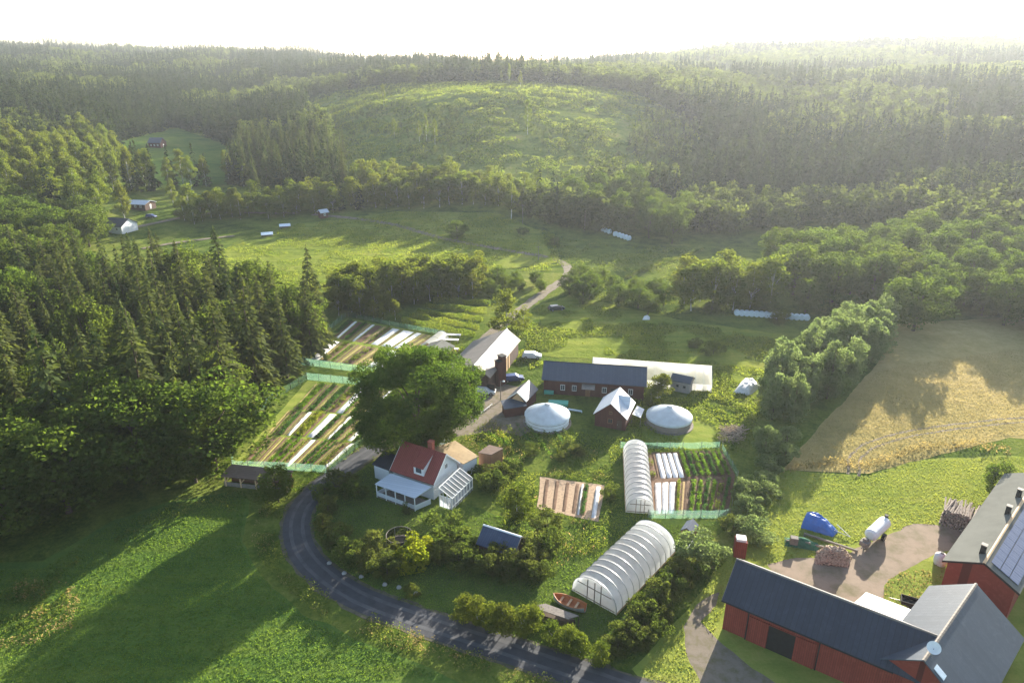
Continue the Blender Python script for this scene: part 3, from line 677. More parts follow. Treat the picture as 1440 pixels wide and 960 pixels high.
# tall slim survivors on the clearing
for px, h in [((742,190),20),((600,200),14),((612,205),15),((590,200),12),((555,195),12),((540,150),14),((716,120),15),((732,125),12),((705,118),10)]:
    place('birch', 'birch_tree', 'tall thin tree left standing on the felled clearing', 'birch tree', px, h, 'trees left on the clearing', .6)

# ---------------------------------------------------------------- far woods (one mass, beyond counting)
def far_tree(kind):
    if kind == 's':
        cm = spruce_mesh('far_spruce', 16, 2.6, M['fars'], .52, 2.0)
    else:
        pts, B = crown_points(13, 7.5, 1.0, 26, 13, 1.5, 'birch' if kind == 'b' else 'round', .4, .35)
        cm = quads_mesh('far_broadleaf', leaf_quads(pts, 1.15, .2, .8), M['farf'])
    o = bpy.data.objects.new('far_tree', cm); return o
pc = {}
for k in 'sbr':
    c = bpy.data.collections.new('far_'+k)
    for i in range(5): c.objects.link(far_tree(k))
    pc[k] = c
def gn_mass(name, label, pts, scl, coll, cat='wood'):
    me = bpy.data.meshes.new(name); me.from_pydata([tuple(p) for p in pts], [], [])
    a = me.attributes.new('sc', 'FLOAT', 'POINT'); a.data.foreach_set('value', np.asarray(scl, dtype=np.float32))
    o = link(name, me); tag(o, label, cat, kind='stuff')
    g = bpy.data.node_groups.new(name, 'GeometryNodeTree')
    g.interface.new_socket('Geometry', in_out='INPUT', socket_type='NodeSocketGeometry'); g.interface.new_socket('Geometry', in_out='OUTPUT', socket_type='NodeSocketGeometry')
    N = g.nodes; L = g.links; gi = N.new('NodeGroupInput'); go = N.new('NodeGroupOutput')
    m2p = N.new('GeometryNodeMeshToPoints'); ip = N.new('GeometryNodeInstanceOnPoints'); ci = N.new('GeometryNodeCollectionInfo')
    ci.inputs['Collection'].default_value = coll; ci.inputs['Separate Children'].default_value = True; ci.inputs['Reset Children'].default_value = True
    rv = N.new('FunctionNodeRandomValue'); rv.data_type = 'FLOAT_VECTOR'; rv.inputs[0].default_value = (0, 0, 0); rv.inputs[1].default_value = (.06, .06, 6.28)
    at = N.new('GeometryNodeInputNamedAttribute'); at.data_type = 'FLOAT'; at.inputs[0].default_value = 'sc'
    L.new(gi.outputs[0], m2p.inputs[0]); L.new(m2p.outputs[0], ip.inputs['Points']); L.new(ci.outputs[0], ip.inputs['Instance'])
    ip.inputs['Pick Instance'].default_value = True; L.new(rv.outputs[0], ip.inputs['Rotation']); L.new(at.outputs[0], ip.inputs['Scale']); L.new(ip.outputs[0], go.inputs[0])
    md = o.modifiers.new('woods', 'NODES'); md.node_group = g
    return o
EXC = [poly_world(p, 0, 6) for p in [
    [(430,140),(600,118),(880,128),(900,150),(830,178),(700,186),(560,188),(440,178)],
    [(560,205),(850,192),(880,225),(800,245),(640,240)],
    [(170,200),(250,180),(340,210),(320,260),(220,265),(165,240)],
    [(200,420),(200,350),(330,335),(420,305),(560,290),(700,290),(760,315),(960,345),(1100,400),(1250,420),(1440,445),(2000,470),(2000,1200),(200,1200)],
    [(130,345),(140,300),(190,270),(330,260),(470,285),(470,330),(300,345)],
    [(-160,400),(-100,330),(0,300),(140,322),(140,345),(70,372),(0,395)],
    [(-80,300),(60,300),(150,318),(150,290),(185,262),(170,228),(120,200),(60,215),(-80,215)],
    [(480,296),(690,294),(780,302),(960,340),(965,320),(900,285),(780,275),(600,262),(480,262)],
    [(350,268),(420,262),(490,262),(486,225),(440,205),(345,215),(335,240)]]]
CLR = poly_world([(430,140),(600,118),(880,128),(1000,190),(940,260),(700,285),(500,290),(480,230)], 0, 6)
pts = {'s': [], 'b': [], 'r': []}; scs = {'s': [], 'b': [], 'r': []}
for y0, y1, sp in [(225,420,5.2),(420,650,5.4),(650,1000,7.0),(1000,1500,9.5),(1500,2150,13)]:
    n = int((y1-y0)*2*.86*(y1)/sp**2*1.25); y = rng.uniform(y0, y1, n); x = rng.uniform(-.86, .86, n)*y1; k = np.abs(x/y) < .86; x = x[k]; y = y[k]
    keep = np.ones(len(x), bool)
    for e in EXC: keep &= ~inpoly(x, y, e)
    # the spruce wood and the meadows next to it reach no farther than Y 300 on the left
    keep &= ~((y < 300) & (x < 0) & (x > -.62*y)) & ~((y < 262) & (x < 0)) & ~((x > 0) & (y < 262) & (x < .6*y))
    x = x[keep]; y = y[keep]; z = T(x, y)
    lowa = inpoly(x, y, CLR); fa = vn(x*.009, y*.009)+.5*vn(x*.04, y*.04); ha = vn(x*.03, y*.03)
    for a, b, c, lowc, f, hn in zip(x, y, z, lowa, fa, ha):
        r = a/b
        if lowc and f+.25*random.random() < .55: continue
        if r < 0: kk = 's' if f > -.28 else 'b'
        elif b > 560: kk = 's' if f > -.05 else 'r'
        else: kk = 's' if f > .25 else ('b' if f > 0 else 'r')
        if lowc: kk = random.choice('bbrs')
        h = (.42 if lowc else 1.0)*(1.0+.25*hn)*random.uniform(.7, 1.2)*(1.0 if kk != 's' else 1.12)
        if b > 1000: h *= 1.05
        pts[kk].append((a, b, c-.3)); scs[kk].append(h)
gn_mass('spruce_forest', 'dark spruce forest covering the far hills up to the skyline', pts['s'], scs['s'], pc['s'])
gn_mass('birch_forest', 'lighter birch forest patches between the spruces on the far slopes', pts['b'], scs['b'], pc['b'])
gn_mass('broadleaf_forest', 'rounded broadleaf forest on the hazy slopes at the right', pts['r'], scs['r'], pc['r'])
# saplings over the clearing
cw = CLR; n = 7000; xs = [p[0] for p in cw]; ys = [p[1] for p in cw]
x = rng.uniform(min(xs), max(xs), n); y = rng.uniform(min(ys), max(ys), n); k = inpoly(x, y, cw); x = x[k]; y = y[k]
f = vn(x*.025, y*.025); k = (f > -.12) | (rng.uniform(0, 1, len(f)) < .12); x = x[k]; y = y[k]; f = f[k]
z = T(x, y); gn_mass('saplings', 'green saplings growing back over the felled hillside', list(zip(x, y, z)), -.0+.08+.16*rng.uniform(0, 1, len(x))**2+.1*np.clip(f, 0, 1), pc['r'], 'saplings')
print('FAR', {k: len(v) for k, v in pts.items()}, len(x))

# ---------------------------------------------------------------- low growth
cover('roadside_weeds', [(330,700),(352,702),(365,712),(352,760),(372,800),(440,862),(530,905),(640,940),(760,975),(830,1000),(860,985),(700,920),(600,892),(500,855),(430,812),(400,770),(395,720),(380,690)], 26, .9, .24, 'weed', 'tall weeds and grass on the outer bank of the road bend', 'weeds', thr=-.25)
cover('roadside_dry_weeds', [(352,702),(365,712),(352,760),(372,800),(440,862),(530,905),(640,940),(760,975),(800,975),(700,930),(600,900),(500,865),(425,815),(385,760),(380,700)], 12, 1.1, .2, 'dryweed', 'yellowed seed heads standing among the roadside weeds', 'dry weeds', thr=.12, patch=.35)
cover('ditch_weeds', [(850,945),(870,920),(960,800),(1000,740),(1030,735),(1030,770),(1000,810),(960,850),(890,935),(870,955)], 26, .8, .24, 'weed', 'rough weeds along the ditch right of the big polytunnel', 'weeds', thr=-.3)
cover('house_weeds', [(640,620),(690,590),(740,620),(860,640),(865,700),(850,770),(780,800),(740,780),(745,740),(690,700),(700,650)], 24, .7, .24, 'weed', 'overgrown flower beds between the farmhouse and the polytunnels', 'weeds', thr=-.08)
cover('house_flowers', [(640,620),(690,590),(740,620),(860,640),(850,770),(780,800),(700,650)], 5, .9, .3, 'dryweed', 'dry stalks in the overgrown beds right of the farmhouse', 'dry weeds', thr=.15, patch=.3)
cover('pasture_weeds', [(740,500),(760,440),(830,430),(960,455),(1090,475),(1130,510),(1060,560),(1030,600),(1010,560),(1000,520),(830,505)], 6, .8, .45, 'weed', 'rank growth over the rough pasture behind the dark barn', 'weeds', thr=-.05, patch=.12)
cover('forest_edge_growth', [(0,850),(150,760),(240,712),(330,690),(420,720),(380,735),(300,712),(220,735),(140,775),(100,800),(20,870)], 10, .8, .35, 'weed', 'undergrowth along the forest edge above the meadow', 'undergrowth', thr=-.2)
cover('meadow_island', [(-40,830),(40,815),(95,830),(100,865),(60,890),(-40,890)], 14, 1.0, .3, 'weed', 'weedy island in the meadow at the left edge', 'weeds', thr=-.3)
cover('meadow_island_dry', [(20,820),(70,825),(95,850),(60,875),(20,870)], 12, 1.1, .3, 'dryweed', 'reddish dry plants on the weedy island in the meadow', 'dry weeds', thr=-.1)
cover('lane_growth', [(400,690),(440,660),(520,610),(530,625),(470,672),(430,710)], 10, .5, .3, 'weed', 'grassy bank between the lower garden fence and the road', 'weeds', thr=-.2)
cover('yurt_weeds', [(985,560),(1040,560),(1070,590),(1050,640),(1010,635),(1005,600)], 12, .7, .35, 'weed', 'untidy growth between the right yurt and the tall hedge', 'weeds', thr=-.05)
cover('hay_tufts', [(1100,662),(1170,585),(1235,520),(1440,490),(1600,520),(1600,620),(1420,612),(1300,645),(1225,662)], 18, .22, .2, 'haybl', 'standing tufts of ripe grass in the hay field', 'hay', thr=-3, patch=.15)
cover('hay_edge', [(1100,668),(1170,655),(1220,660),(1290,636),(1350,630),(1420,640),(1420,632),(1350,622),(1290,628),(1220,652),(1170,648),(1105,658)], 14, .9, .4, 'dryweed', 'tall uncut grass edge between the hay field and the mown lawn', 'hay', thr=-.6)
cover('meadow_tufts', [(-100,800),(60,800),(160,735),(240,710),(330,695),(345,705),(338,760),(358,800),(425,865),(520,910),(620,950),(-100,1000)], 34, .1, .2, 'mown', 'short mown grass of the left meadow', 'grass', thr=-3, patch=.2)
cover('terrace_growth', [(330,400),(330,345),(420,315),(560,300),(700,302),(750,330),(770,370),(700,380),(560,385),(470,402)], 1.2, .5, .6, 'weed', 'coarse grass tufts on the upper meadow', 'grass', thr=.0, patch=.08)

for nm, pl, dn, hh, sz, mt, th in [
  ('yard_tufts', [(1045,735),(1100,662),(1220,670),(1290,648),(1420,642),(1600,662),(1600,740),(1330,735),(1230,748),(1180,773),(1100,795),(1040,800),(1000,900),(980,1000),(900,945),(965,860)], 34, .1, .18, 'mowny', -3),
  ('lawn_tufts', [(430,740),(450,700),(520,655),(620,700),(700,725),(800,740),(830,700),(870,740),(1030,735),(960,790),(870,920),(845,945),(700,885),(560,845),(480,800)], 30, .1, .18, 'mown', -3),
  ('pasture_tufts', [(620,480),(690,475),(760,430),(830,430),(960,455),(1090,475),(1130,510),(1060,600),(1010,640),(900,640),(830,505),(740,520),(700,540),(640,510)], 16, .45, .34, 'ycropg', -.2),
  ('garden_tufts', [(640,620),(740,600),(900,620),(1010,640),(1010,735),(850,790),(700,760),(690,700)], 14, .35, .26, 'ycropg', -.25),
  ('upper_tufts', [(200,395),(330,345),(420,315),(560,298),(700,300),(780,330),(790,380),(700,385),(560,390),(470,405),(330,412)], 8, .35, .45, 'ycropg', -.2),
  ('lane_tufts', [(400,690),(470,640),(600,560),(640,520),(660,500),(700,560),(640,600),(530,640),(440,700)], 12, .2, .24, 'grassb', -.3),
  ('hill_growth', [(430,140),(600,118),(880,128),(1000,190),(940,260),(700,285),(500,290),(480,230)], 3.0, 1.2, .9, 'ycropg', -.15),
  ('slope_growth', [(760,330),(860,345),(960,350),(1080,400),(1100,440),(960,450),(800,410)], 3, .4, .5, 'weed', -.2)]:
    cover(nm, pl, dn, hh, sz, mt, {'yard_tufts': 'sunlit short grass of the yard lawn', 'lawn_tufts': 'mown grass round the farmhouse and tunnels', 'pasture_tufts': 'long bright grass behind the barns', 'garden_tufts': 'grass between the garden plots', 'upper_tufts': 'bright grass of the upper meadow', 'lane_tufts': 'grass beside the farm lane', 'hill_growth': 'brambles and young growth over the clearing', 'slope_growth': 'shaded grass on the slope below the hazy wood'}[nm], 'grass', thr=th, patch=.12)

cover('yard_dry', [(1225,850),(1240,815),(1290,795),(1335,785),(1330,830),(1290,860),(1240,862)], 14, .3, .22, 'dryweed', 'dry ochre grass in the yard corner', 'dry grass', thr=-.2)
cover('yard_edge_grass', [(1085,800),(1110,790),(1140,800),(1200,830),(1240,850),(1230,862),(1150,840)], 8, .2, .2, 'weed', 'sparse grass along the back of the barn', 'grass', thr=-.0)
cover('verge_gold', [(575,895),(600,880),(650,900),(660,925),(620,930),(580,912)], 20, 1.3, .3, 'dryweed', 'golden seed heads at the road edge in the foreground', 'dry weeds', thr=-.2)

cover('island_rim', [(80,815),(105,825),(115,850),(100,885),(50,905),(0,915),(0,900),(50,890),(88,870),(98,850),(88,830)], 16, .7, .28, 'dryweed', 'dry ochre rim of the weedy island in the meadow', 'dry weeds', thr=-.3)
# ---------------------------------------------------------------- buildings
def roofsolve(rA, rB, eA, ze, slope):
    for k in range(1, 400):
        zr = ze+k*.05; A = P(*rA, zr); B = P(*rB, zr); E = P(*eA, ze); d = (B-A); d.z = 0; d.normalize()
        wdt = abs((E.x-A.x)*-d.y+(E.y-A.y)*d.x)
        if k*.05 > slope*wdt: break
    return A, B, wdt, zr
class House:
    """pitched roof building; frame x runs along the ridge, -y is the side first given"""
    def __init__(s, root, A, B, w, ze, zr, wall, roof, ov=.4, t=.14, wb=None, zb=None, zg=0.0, cap=None, wallname='wall', roofname='roof', oe=None):
        s.root = root; s.L = (B-A).length if abs(A.z-B.z) < 1e-6 else math.hypot(B.x-A.x, B.y-A.y)
        s.fr = Frame((A.x, A.y), (B.x-A.x, B.y-A.y), zg); s.w = w; s.ze = ze; s.zr = zr; s.ov = ov; s.oe = ov if oe is None else oe
        wb = wb or w; zb = ze if zb is None else zb; L = s.L; wi = w-ov; wbi = wb-ov; s.wi = wi; s.wbi = wbi
        f = lambda y, W, Z: zr-(zr-Z)*y/W-t-.02
        mb = MB(s.fr); mb.prism([(-wi, -.3), (wbi, -.3), (wbi, f(wbi, wb, zb)), (0, zr-t-.02), (-wi, f(wi, w, ze))], s.oe, L-s.oe)
        s.wall = mb.build(wallname, wall, root)
        mb = MB(s.fr); mb.slab((0, -w, ze), (L, -w, ze), (L, 0, zr), (0, 0, zr), t); mb.slab((0, 0, zr), (L, 0, zr), (L, wb, zb), (0, wb, zb), t)
        s.roof = mb.build(roofname, roof, root)
        if cap:
            mb = MB(s.fr); mb.slab((-.03, -.16, zr+.03-.05), (L+.03, -.16, zr-.02), (L+.03, 0, zr+.07), (-.03, 0, zr+.07), .05); mb.slab((-.03, 0, zr+.07), (L+.03, 0, zr+.07), (L+.03, .16, zr-.02), (-.03, .16, zr-.02), .05)
            mb.build('ridge_cap', cap, s.roof)
    def uvd(s, side):
        if side == 'front': return lambda u, v, d: (u, -s.wi-d, v)
        if side == 'back': return lambda u, v, d: (u, s.wbi+d, v)
        if side == 'left': return lambda u, v, d: (s.oe-d, u, v)
        return lambda u, v, d: (s.L-s.oe+d, u, v)
    def bx(s, mb, side, u0, u1, v0, v1, d0, d1):
        q = s.uvd(side); mb.hexa([q(u0,v0,d0), q(u1,v0,d0), q(u1,v0,d1), q(u0,v0,d1), q(u0,v1,d0), q(u1,v1,d0), q(u1,v1,d1), q(u0,v1,d1)])
    def window(s, side, u, v, w=.9, h=1.1, fm='whitepaint', cross=True):
        mb = MB(s.fr); b = .09; x0, x1, z0, z1 = u-w/2, u+w/2, v-h/2, v+h/2
        s.bx(mb, side, x0, x0+b, z0, z1, -.02, .07); s.bx(mb, side, x1-b, x1, z0, z1, -.02, .07)
        s.bx(mb, side, x0+b, x1-b, z0, z0+b, -.02, .07); s.bx(mb, side, x0+b, x1-b, z1-b, z1, -.02, .07)
        if cross: s.bx(mb, side, u-.03, u+.03, z0+b, z1-b, -.02, .06)
        o = mb.build('window', M[fm], s.root); mb = MB(s.fr); s.bx(mb, side, x0+b, x1-b, z0+b, z1-b, -.01, .03); mb.build('pane', M['glass'], o)
    def door(s, side, u, w, h, mat, name='door', d=.06, v0=0.0):
        mb = MB(s.fr); s.bx(mb, side, u-w/2, u+w/2, v0, h, -.02, d); o = mb.build(name, mat, s.root)
        if w < 1.5: mb = MB(s.fr); s.bx(mb, side, u+w*.32, u+w*.4, 1.0, 1.12, d, d+.05); mb.build('handle', M['metal'], o)
        else:
            mb = MB(s.fr); s.bx(mb, side, u-w/2-.12, u-w/2, v0, h+.12, -.02, d+.04); s.bx(mb, side, u+w/2, u+w/2+.12, v0, h+.12, -.02, d+.04); s.bx(mb, side, u-w/2, u+w/2, h, h+.12, -.02, d+.04); mb.build('door_frame', s.wall.data.materials[0], o)
        return o
    def trim(s, mat, ends=('left', 'right')):
        for e in ends:
            mb = MB(s.fr); x = -.02 if e == 'left' else s.L-.02
            mb.hexa([(x, -s.w, s.ze-.24), (x+.05, -s.w, s.ze-.24), (x+.05, 0, s.zr-.24), (x, 0, s.zr-.24), (x, -s.w, s.ze+.03), (x+.05, -s.w, s.ze+.03), (x+.05, 0, s.zr+.03), (x, 0, s.zr+.03)])
            mb.hexa([(x, 0, s.zr-.24), (x+.05, 0, s.zr-.24), (x+.05, s.w, s.ze-.24), (x, s.w, s.ze-.24), (x, 0, s.zr+.03), (x+.05, 0, s.zr+.03), (x+.05, s.w, s.ze+.03), (x, s.w, s.ze+.03)])
            mb.build('barge_board', mat, s.root)
def solve_house(name, label, cat, rA, rB, eA, ze, slope, wall, roof, **k):
    A, B, w, zr = roofsolve(rA, rB, eA, ze, slope); root = thing(name, label, cat, (A.x, A.y, 0)); return root, House(root, A, B, w, ze, zr, wall, roof, **k)
def quadroof(root, px, zs, wall, roof, inset=.3, t=.12, rn='roof', wn='wall', walls=True):
    """flat or lean-to roof through four photograph points with walls below it"""
    q = [P(x, y, z) for (x, y), z in zip(px, zs)]; mb = MB(); mb.slab(*q, t); r = mb.build(rn, roof, root)
    if walls:
        c = sum(q, Vector())/4; k = [c+(v-c)*(1-inset/max((v-c).length, .5)) for v in q]
        mb = MB(); mb.hexa([Vector((v.x, v.y, -.2)) for v in k]+[Vector((v.x, v.y, v.z-t-.01)) for v in k]); mb.build(wn, wall, root)
    return q, r

# farmhouse
fh, H1 = solve_house('farmhouse', 'white wooden farmhouse with a red tiled roof, veranda and glass conservatory', 'house', (566,619), (628,638), (606,680), 3.0, .95, M['white'], M['roofred'], ov=.35)
H1.trim(M['whitepaint'])
H1.window('right', .2, 4.1, .8, .9); H1.window('front', 1.6, 1.5); H1.window('front', 4.0, 1.5); H1.door('front', 5.3, .95, 2.1, M['whitepaint'])
L, w_ = H1.L, H1.w; sl = (H1.zr-H1.ze)/w_
x0, x1 = L*.50, L*.76; yf = -w_*.86; zt = H1.ze+2.0
mb = MB(H1.fr); mb.prism([(yf, H1.zr+sl*yf-.1), (yf, zt-.12), (-.3, H1.zr-.25), (-.3, H1.zr-.4)], x0+.15, x1-.15); dm = mb.build('dormer', M['white'], fh)
mb = MB(H1.fr); mb.slab((x0, yf-.3, zt-.06), (x1, yf-.3, zt-.06), (x1, -.05, H1.zr+.06), (x0, -.05, H1.zr+.06), .1); mb.build('dormer_roof', M['roofred'], dm)
mb = MB(H1.fr); mb.box((x0+x1)/2-.5, (x0+x1)/2+.5, yf-.04, yf+.02, zt-1.15, zt-.35); mb.build('dormer_window', M['glass'], dm)
mb = MB(H1.fr); mb.box(L*.56, L*.56+.8, .25, .95, H1.zr-1.5, H1.zr+.9); mb.box(L*.56-.06, L*.56+.86, .19, 1.01, H1.zr+.9, H1.zr+1.02); mb.build('chimney', M['brick'], fh)
q, r = quadroof(fh, [(527,680),(583,700),(607,684),(549,665)], [2.35,2.35,2.95,2.95], None, M['roofwhite'], walls=False, rn='veranda_roof')
vr = r
fp = [q[0].lerp(q[1], k/4)*.96+((q[2]+q[3])/2)*.04 for k in range(5)]
mb = MB()
for k in fp: mb.box(k.x-.07, k.x+.07, k.y-.07, k.y+.07, -.1, 2.25)
mb.build('veranda_posts', M['whitepaint'], fh)
mb = MB(); a, b = fp[0], fp[-1]
for (u, v) in ((a, b), (b, b.lerp(q[2], .9)), (a, a.lerp(q[3], .9))):
    n_ = Vector((v.y-u.y, u.x-v.x, 0)).normalized()*.04
    mb.hexa([Vector((p.x, p.y, .1)) for p in (u-n_, v-n_, v+n_, u+n_)]+[Vector((p.x, p.y, .95)) for p in (u-n_, v-n_, v+n_, u+n_)])
mb.build('veranda_railing', M['white'], fh)
mb = MB(); c = sum(q, Vector())/4
mb.hexa([Vector((c.x+(v.x-c.x)*.95, c.y+(v.y-c.y)*.95, -.1)) for v in q]+[Vector((c.x+(v.x-c.x)*.95, c.y+(v.y-c.y)*.95, .3)) for v in q]); mb.build('veranda_floor', M['oldwood'], fh)
# conservatory
A, B, w, zr = roofsolve((617,686), (647,658), (637,700), 2.1, .5)
fr = Frame((A.x, A.y), (B.x-A.x, B.y-A.y)); Lc = (B-A).length
mb = MB(fr); mb.slab((0,-w,2.1),(Lc,-w,2.1),(Lc,0,zr),(0,0,zr),.04); mb.slab((0,0,zr),(Lc,0,zr),(Lc,.5*w,zr-.35*w),(0,.5*w,zr-.35*w),.04); cg = mb.build('conservatory_glass', M['conglass'], fh)
mb = MB(fr)
for k in range(8):
    x = .04+(Lc-.08)*k/7
    mb.hexa([(x-.035,-w,2.1),(x+.035,-w,2.1),(x+.035,0,zr),(x-.035,0,zr),(x-.035,-w,2.16),(x+.035,-w,2.16),(x+.035,0,zr+.06),(x-.035,0,zr+.06)])
    mb.box(x-.04, x+.04, -w+.06, -w+.16, -.1, 2.1)
mb.box(0, Lc, -w+.02, -w+.1, .55, .65); mb.box(0, Lc, -w, -w+.1, 2.0, 2.12); mb.box(0, Lc, -.05, .05, zr, zr+.12)
for y in (-w+.08, -w*.6, -w*.3, 0.0): mb.box(0, .08, y-.04, y+.04, -.1, 2.1+(y+w)*.5)
mb.box(0, .08, -w, 0, 1.95, 2.05); mb.build('conservatory_frame', M['whitepaint'], fh)
mb = MB(fr); mb.box(.1, Lc-.1, -w+.12, -w+.15, .6, 2.05); mb.box(.03, .05, -w+.1, -.1, .1, 2.0); mb.build('conservatory_side_glass', M['conglass'], fh)
mb = MB(fr); mb.box(.02, Lc-.02, -w+.08, -w+.17, -.1, .55); mb.build('conservatory_base', M['greywall'], fh)
mb = MB(fr); mb.box(.3, Lc-.3, -w+.3, -.3, -.05, .06); mb.build('conservatory_floor', M['fleece'], fh)
quadroof(fh, [(523,652),(547,661),(562,641),(540,634)], [2.6,2.6,3.0,3.0], M['white'], M['roofdark'], rn='side_wing_roof', wn='side_wing_wall')
quadroof(fh, [(607,630),(640,619),(673,641),(652,652)], [3.2,3.0,2.8,2.8], M['white'], M['rooftan'], rn='rear_wing_roof', wn='rear_wing_wall')
bs = thing('box_shed', 'flat roofed brown board shed standing right behind the farmhouse', 'shed', P(689,650))
bs.location.z = 0; quadroof(bs, [(672,636),(688,625),(708,630),(691,639)], [3.0]*4, M['wood'], M['roofbrown'], .12)
# blue roofed shed
bsd, h = solve_house('garden_shed', 'low shed with a dark blue sheet roof among the garden shrubs', 'shed', (680,737), (733,754), (714,779), 1.9, .75, M['brown'], M['roofshed'], ov=.3, cap=M['whitepaint']); h.door('right', -.6, .9, 1.9, M['oldwood']); h.window('left', 0, 1.4, .7, .6); h.trim(M['oldwood'])
# long barn with pale roof
lb, h = solve_house('long_barn', 'long barn with a pale corrugated roof beside the upper track', 'barn', (667,513), (713,462), (691,529), 3.7, .72, M['brown'], M['rooflight'], ov=.45, cap=M['whitepaint'], wb=8.2, zb=2.2)
h.door('left', .4, 2.6, 2.7, M['wood']); h.door('left', -3.2, 1.6, 2.2, M['blackdoor'])
for u in (9.0, 10.6, 12.2, 13.8): h.door('front', u, .7, 3.2, M['newwood'], 'light_plank_panel', .1)
h.window('left', 0.3, 5.2, .8, .8)
tw = thing('tower', 'narrow black boarded tower standing at the front corner of the pale roofed barn', 'tower', P(703,541)); g = P(703,541)
fr = Frame((g.x, g.y), (1, .8)); mb = MB(fr); mb.box(-.8, .2, -.6, .6, -.2, 5.4); mb.build('shaft', M['darkred'], tw)
mb = MB(fr); mb.box(.2, 1.3, -.4, .9, -.2, 6.2); mb.build('upper_shaft', M['darkred'], tw); mb = MB(fr); mb.box(-.9, .19, -.7, .7, 5.4, 5.55); mb.box(.1, 1.4, -.5, 1.0, 6.2, 6.35); mb.build('roof', M['blackdoor'], tw)
# small gabled building by the yard
sg, h = solve_house('gabled_store', 'small store with steep dark roof and pale gable by the yard', 'store building', (727,551), (744,534), (738,567), 2.4, .8, M['darkred'], M['roofblue'], ov=.3)
h.door('left', -.9, 1.0, 1.9, M['whitepaint']); h.trim(M['whitepaint'], ('left',)); mb = MB(h.fr); mb.prism([(-h.wi+.3, 2.0), (h.wi-.3, 2.0), (0, h.zr-.35)], h.ov-.06, h.ov-.01); mb.build('gable_panel', M['newwood'], sg)
quadroof(sg, [(704,563),(733,556),(741,570),(709,575)], [2.3,2.3,1.9,1.9], M['darkred'], M['roofdark2'], rn='lean_to_roof', wn='lean_to_wall')
# dark long barn
db, h = solve_house('dark_barn', 'long dark barn with a blue grey metal roof in front of the white tunnel', 'barn', (765,507), (910,516), (906,543), 3.2, .6, M['darkred'], M['roofblue'], ov=.4, cap=M['roofdark'])
for u in (4.2, 6.5, 12.4, 17.5): h.window('front', u, 1.6, .9, 1.2)
h.door('front', 9.2, 1.0, 2.0, M['wood']); h.door('front', 14.6, 1.8, 2.1, M['blackdoor']); h.trim(M['oldwood'])
mb = MB(h.fr); mb.slab((8.0, -h.w-1.4, 2.35), (10.6, -h.w-1.4, 2.35), (10.6, -h.wi, 2.7), (8.0, -h.wi, 2.7), .08); mb.build('porch_roof', M['oldwood'], db)
# small white roofed house
wr, h = solve_house('cottage', 'brown cottage with a white metal gable roof between the two yurts', 'cottage', (859,567), (872,544), (884,586), 2.5, .85, M['darkred'], M['roofwhite'], ov=.3)
h.window('left', 0, 1.5, .9, 1.0, 'wood'); h.door('left', -1.7, .9, 1.95, M['brown']); h.window('left', 0, 3.1, .6, .6, 'wood')
yf = -h.w*.85; mb = MB(h.fr); xm = h.L*.6; zz = h.zr-.25
mb.add([(xm-1.1, yf, h.ze+.5), (xm+1.1, yf, h.ze+.5), (xm, yf, zz), (xm, -.15, zz), (xm-1.1, yf*.75, h.ze+.9), (xm+1.1, yf*.75, h.ze+.9)], [(0,2,3,4),(2,1,5,3),(0,1,2)]); mb.build('cross_gable', M['roofwhite'], wr)
cp = thing('canopy', 'tilted white panel canopy beside the white roofed cottage', 'canopy', P(897,592)); quadroof(cp, [(889,582),(901,587),(906,575),(896,570)], [1.9,1.8,2.0,2.1], None, M['fleece'], walls=False, t=.05)
mb = MB()
for px in ((889,582),(901,587),(906,575),(896,570)): a = P(*px, 1.85); mb.tube((a.x, a.y, -.1), (a.x, a.y, 1.85), .05)
mb.build('posts', M['oldwood'], cp)
# long white tunnel behind
lt = thing('long_polytunnel', 'long white gabled tunnel house behind the dark barn', 'polytunnel', P(915,520)); lt.location.z = 0
A, B, w, zr = roofsolve((834,502), (1001,514), (997,541), 1.5, .62); w = min(w, 5)
class _T: pass
h = _T(); h.fr = Frame((A.x, A.y), (B.x-A.x, B.y-A.y)); h.L = math.hypot(B.x-A.x, B.y-A.y)
mb = MB(h.fr); mb.add([(0,-w,1.5),(h.L,-w,1.5),(h.L,0,zr),(0,0,zr),(h.L,w,1.5),(0,w,1.5)], [(0,1,2,3),(3,2,4,5)]); mb.build('cover', M['rearfilm'], lt)
mb = MB(h.fr); mb.add([(0,-w,0),(h.L,-w,0),(h.L,-w,1.5),(0,-w,1.5),(0,w,0),(h.L,w,0),(h.L,w,1.5),(0,w,1.5),(0,0,zr),(h.L,0,zr)], [(0,1,2,3),(4,5,6,7),(0,3,8,7,4),(1,2,9,6,5)]); mb.build('side_sheet', M['rearfilm'], lt)
mb = MB(h.fr)
for k in range(16):
    x = h.L*k/15; mb.hexa([(x-.04,-w,1.5),(x+.04,-w,1.5),(x+.04,0,zr),(x-.04,0,zr),(x-.04,-w,1.56),(x+.04,-w,1.56),(x+.04,0,zr+.06),(x-.04,0,zr+.06)]); mb.box(x-.04, x+.04, -w-.02, -w+.06, -.1, 1.5)
mb.build('hoops', M['whitepaint'], lt); mb = MB(h.fr); mb.box(h.L-.03, h.L+.05, -1.1, 1.1, 0, 2.2); mb.build('door', M['clearfilm'], lt)
gs, h = solve_house('grey_shed', 'small grey board shed with a dark roof before the long white tunnel', 'shed', (946,524), (975,530), (967,539), 2.3, .5, M['greywall'], M['roofdark2'], ov=.15)
h.window('front', 1.6, 1.3, .6, .6, 'oldwood', False); h.window('front', 3.0, 1.3, .6, .6, 'oldwood', False); h.trim(M['oldwood'])
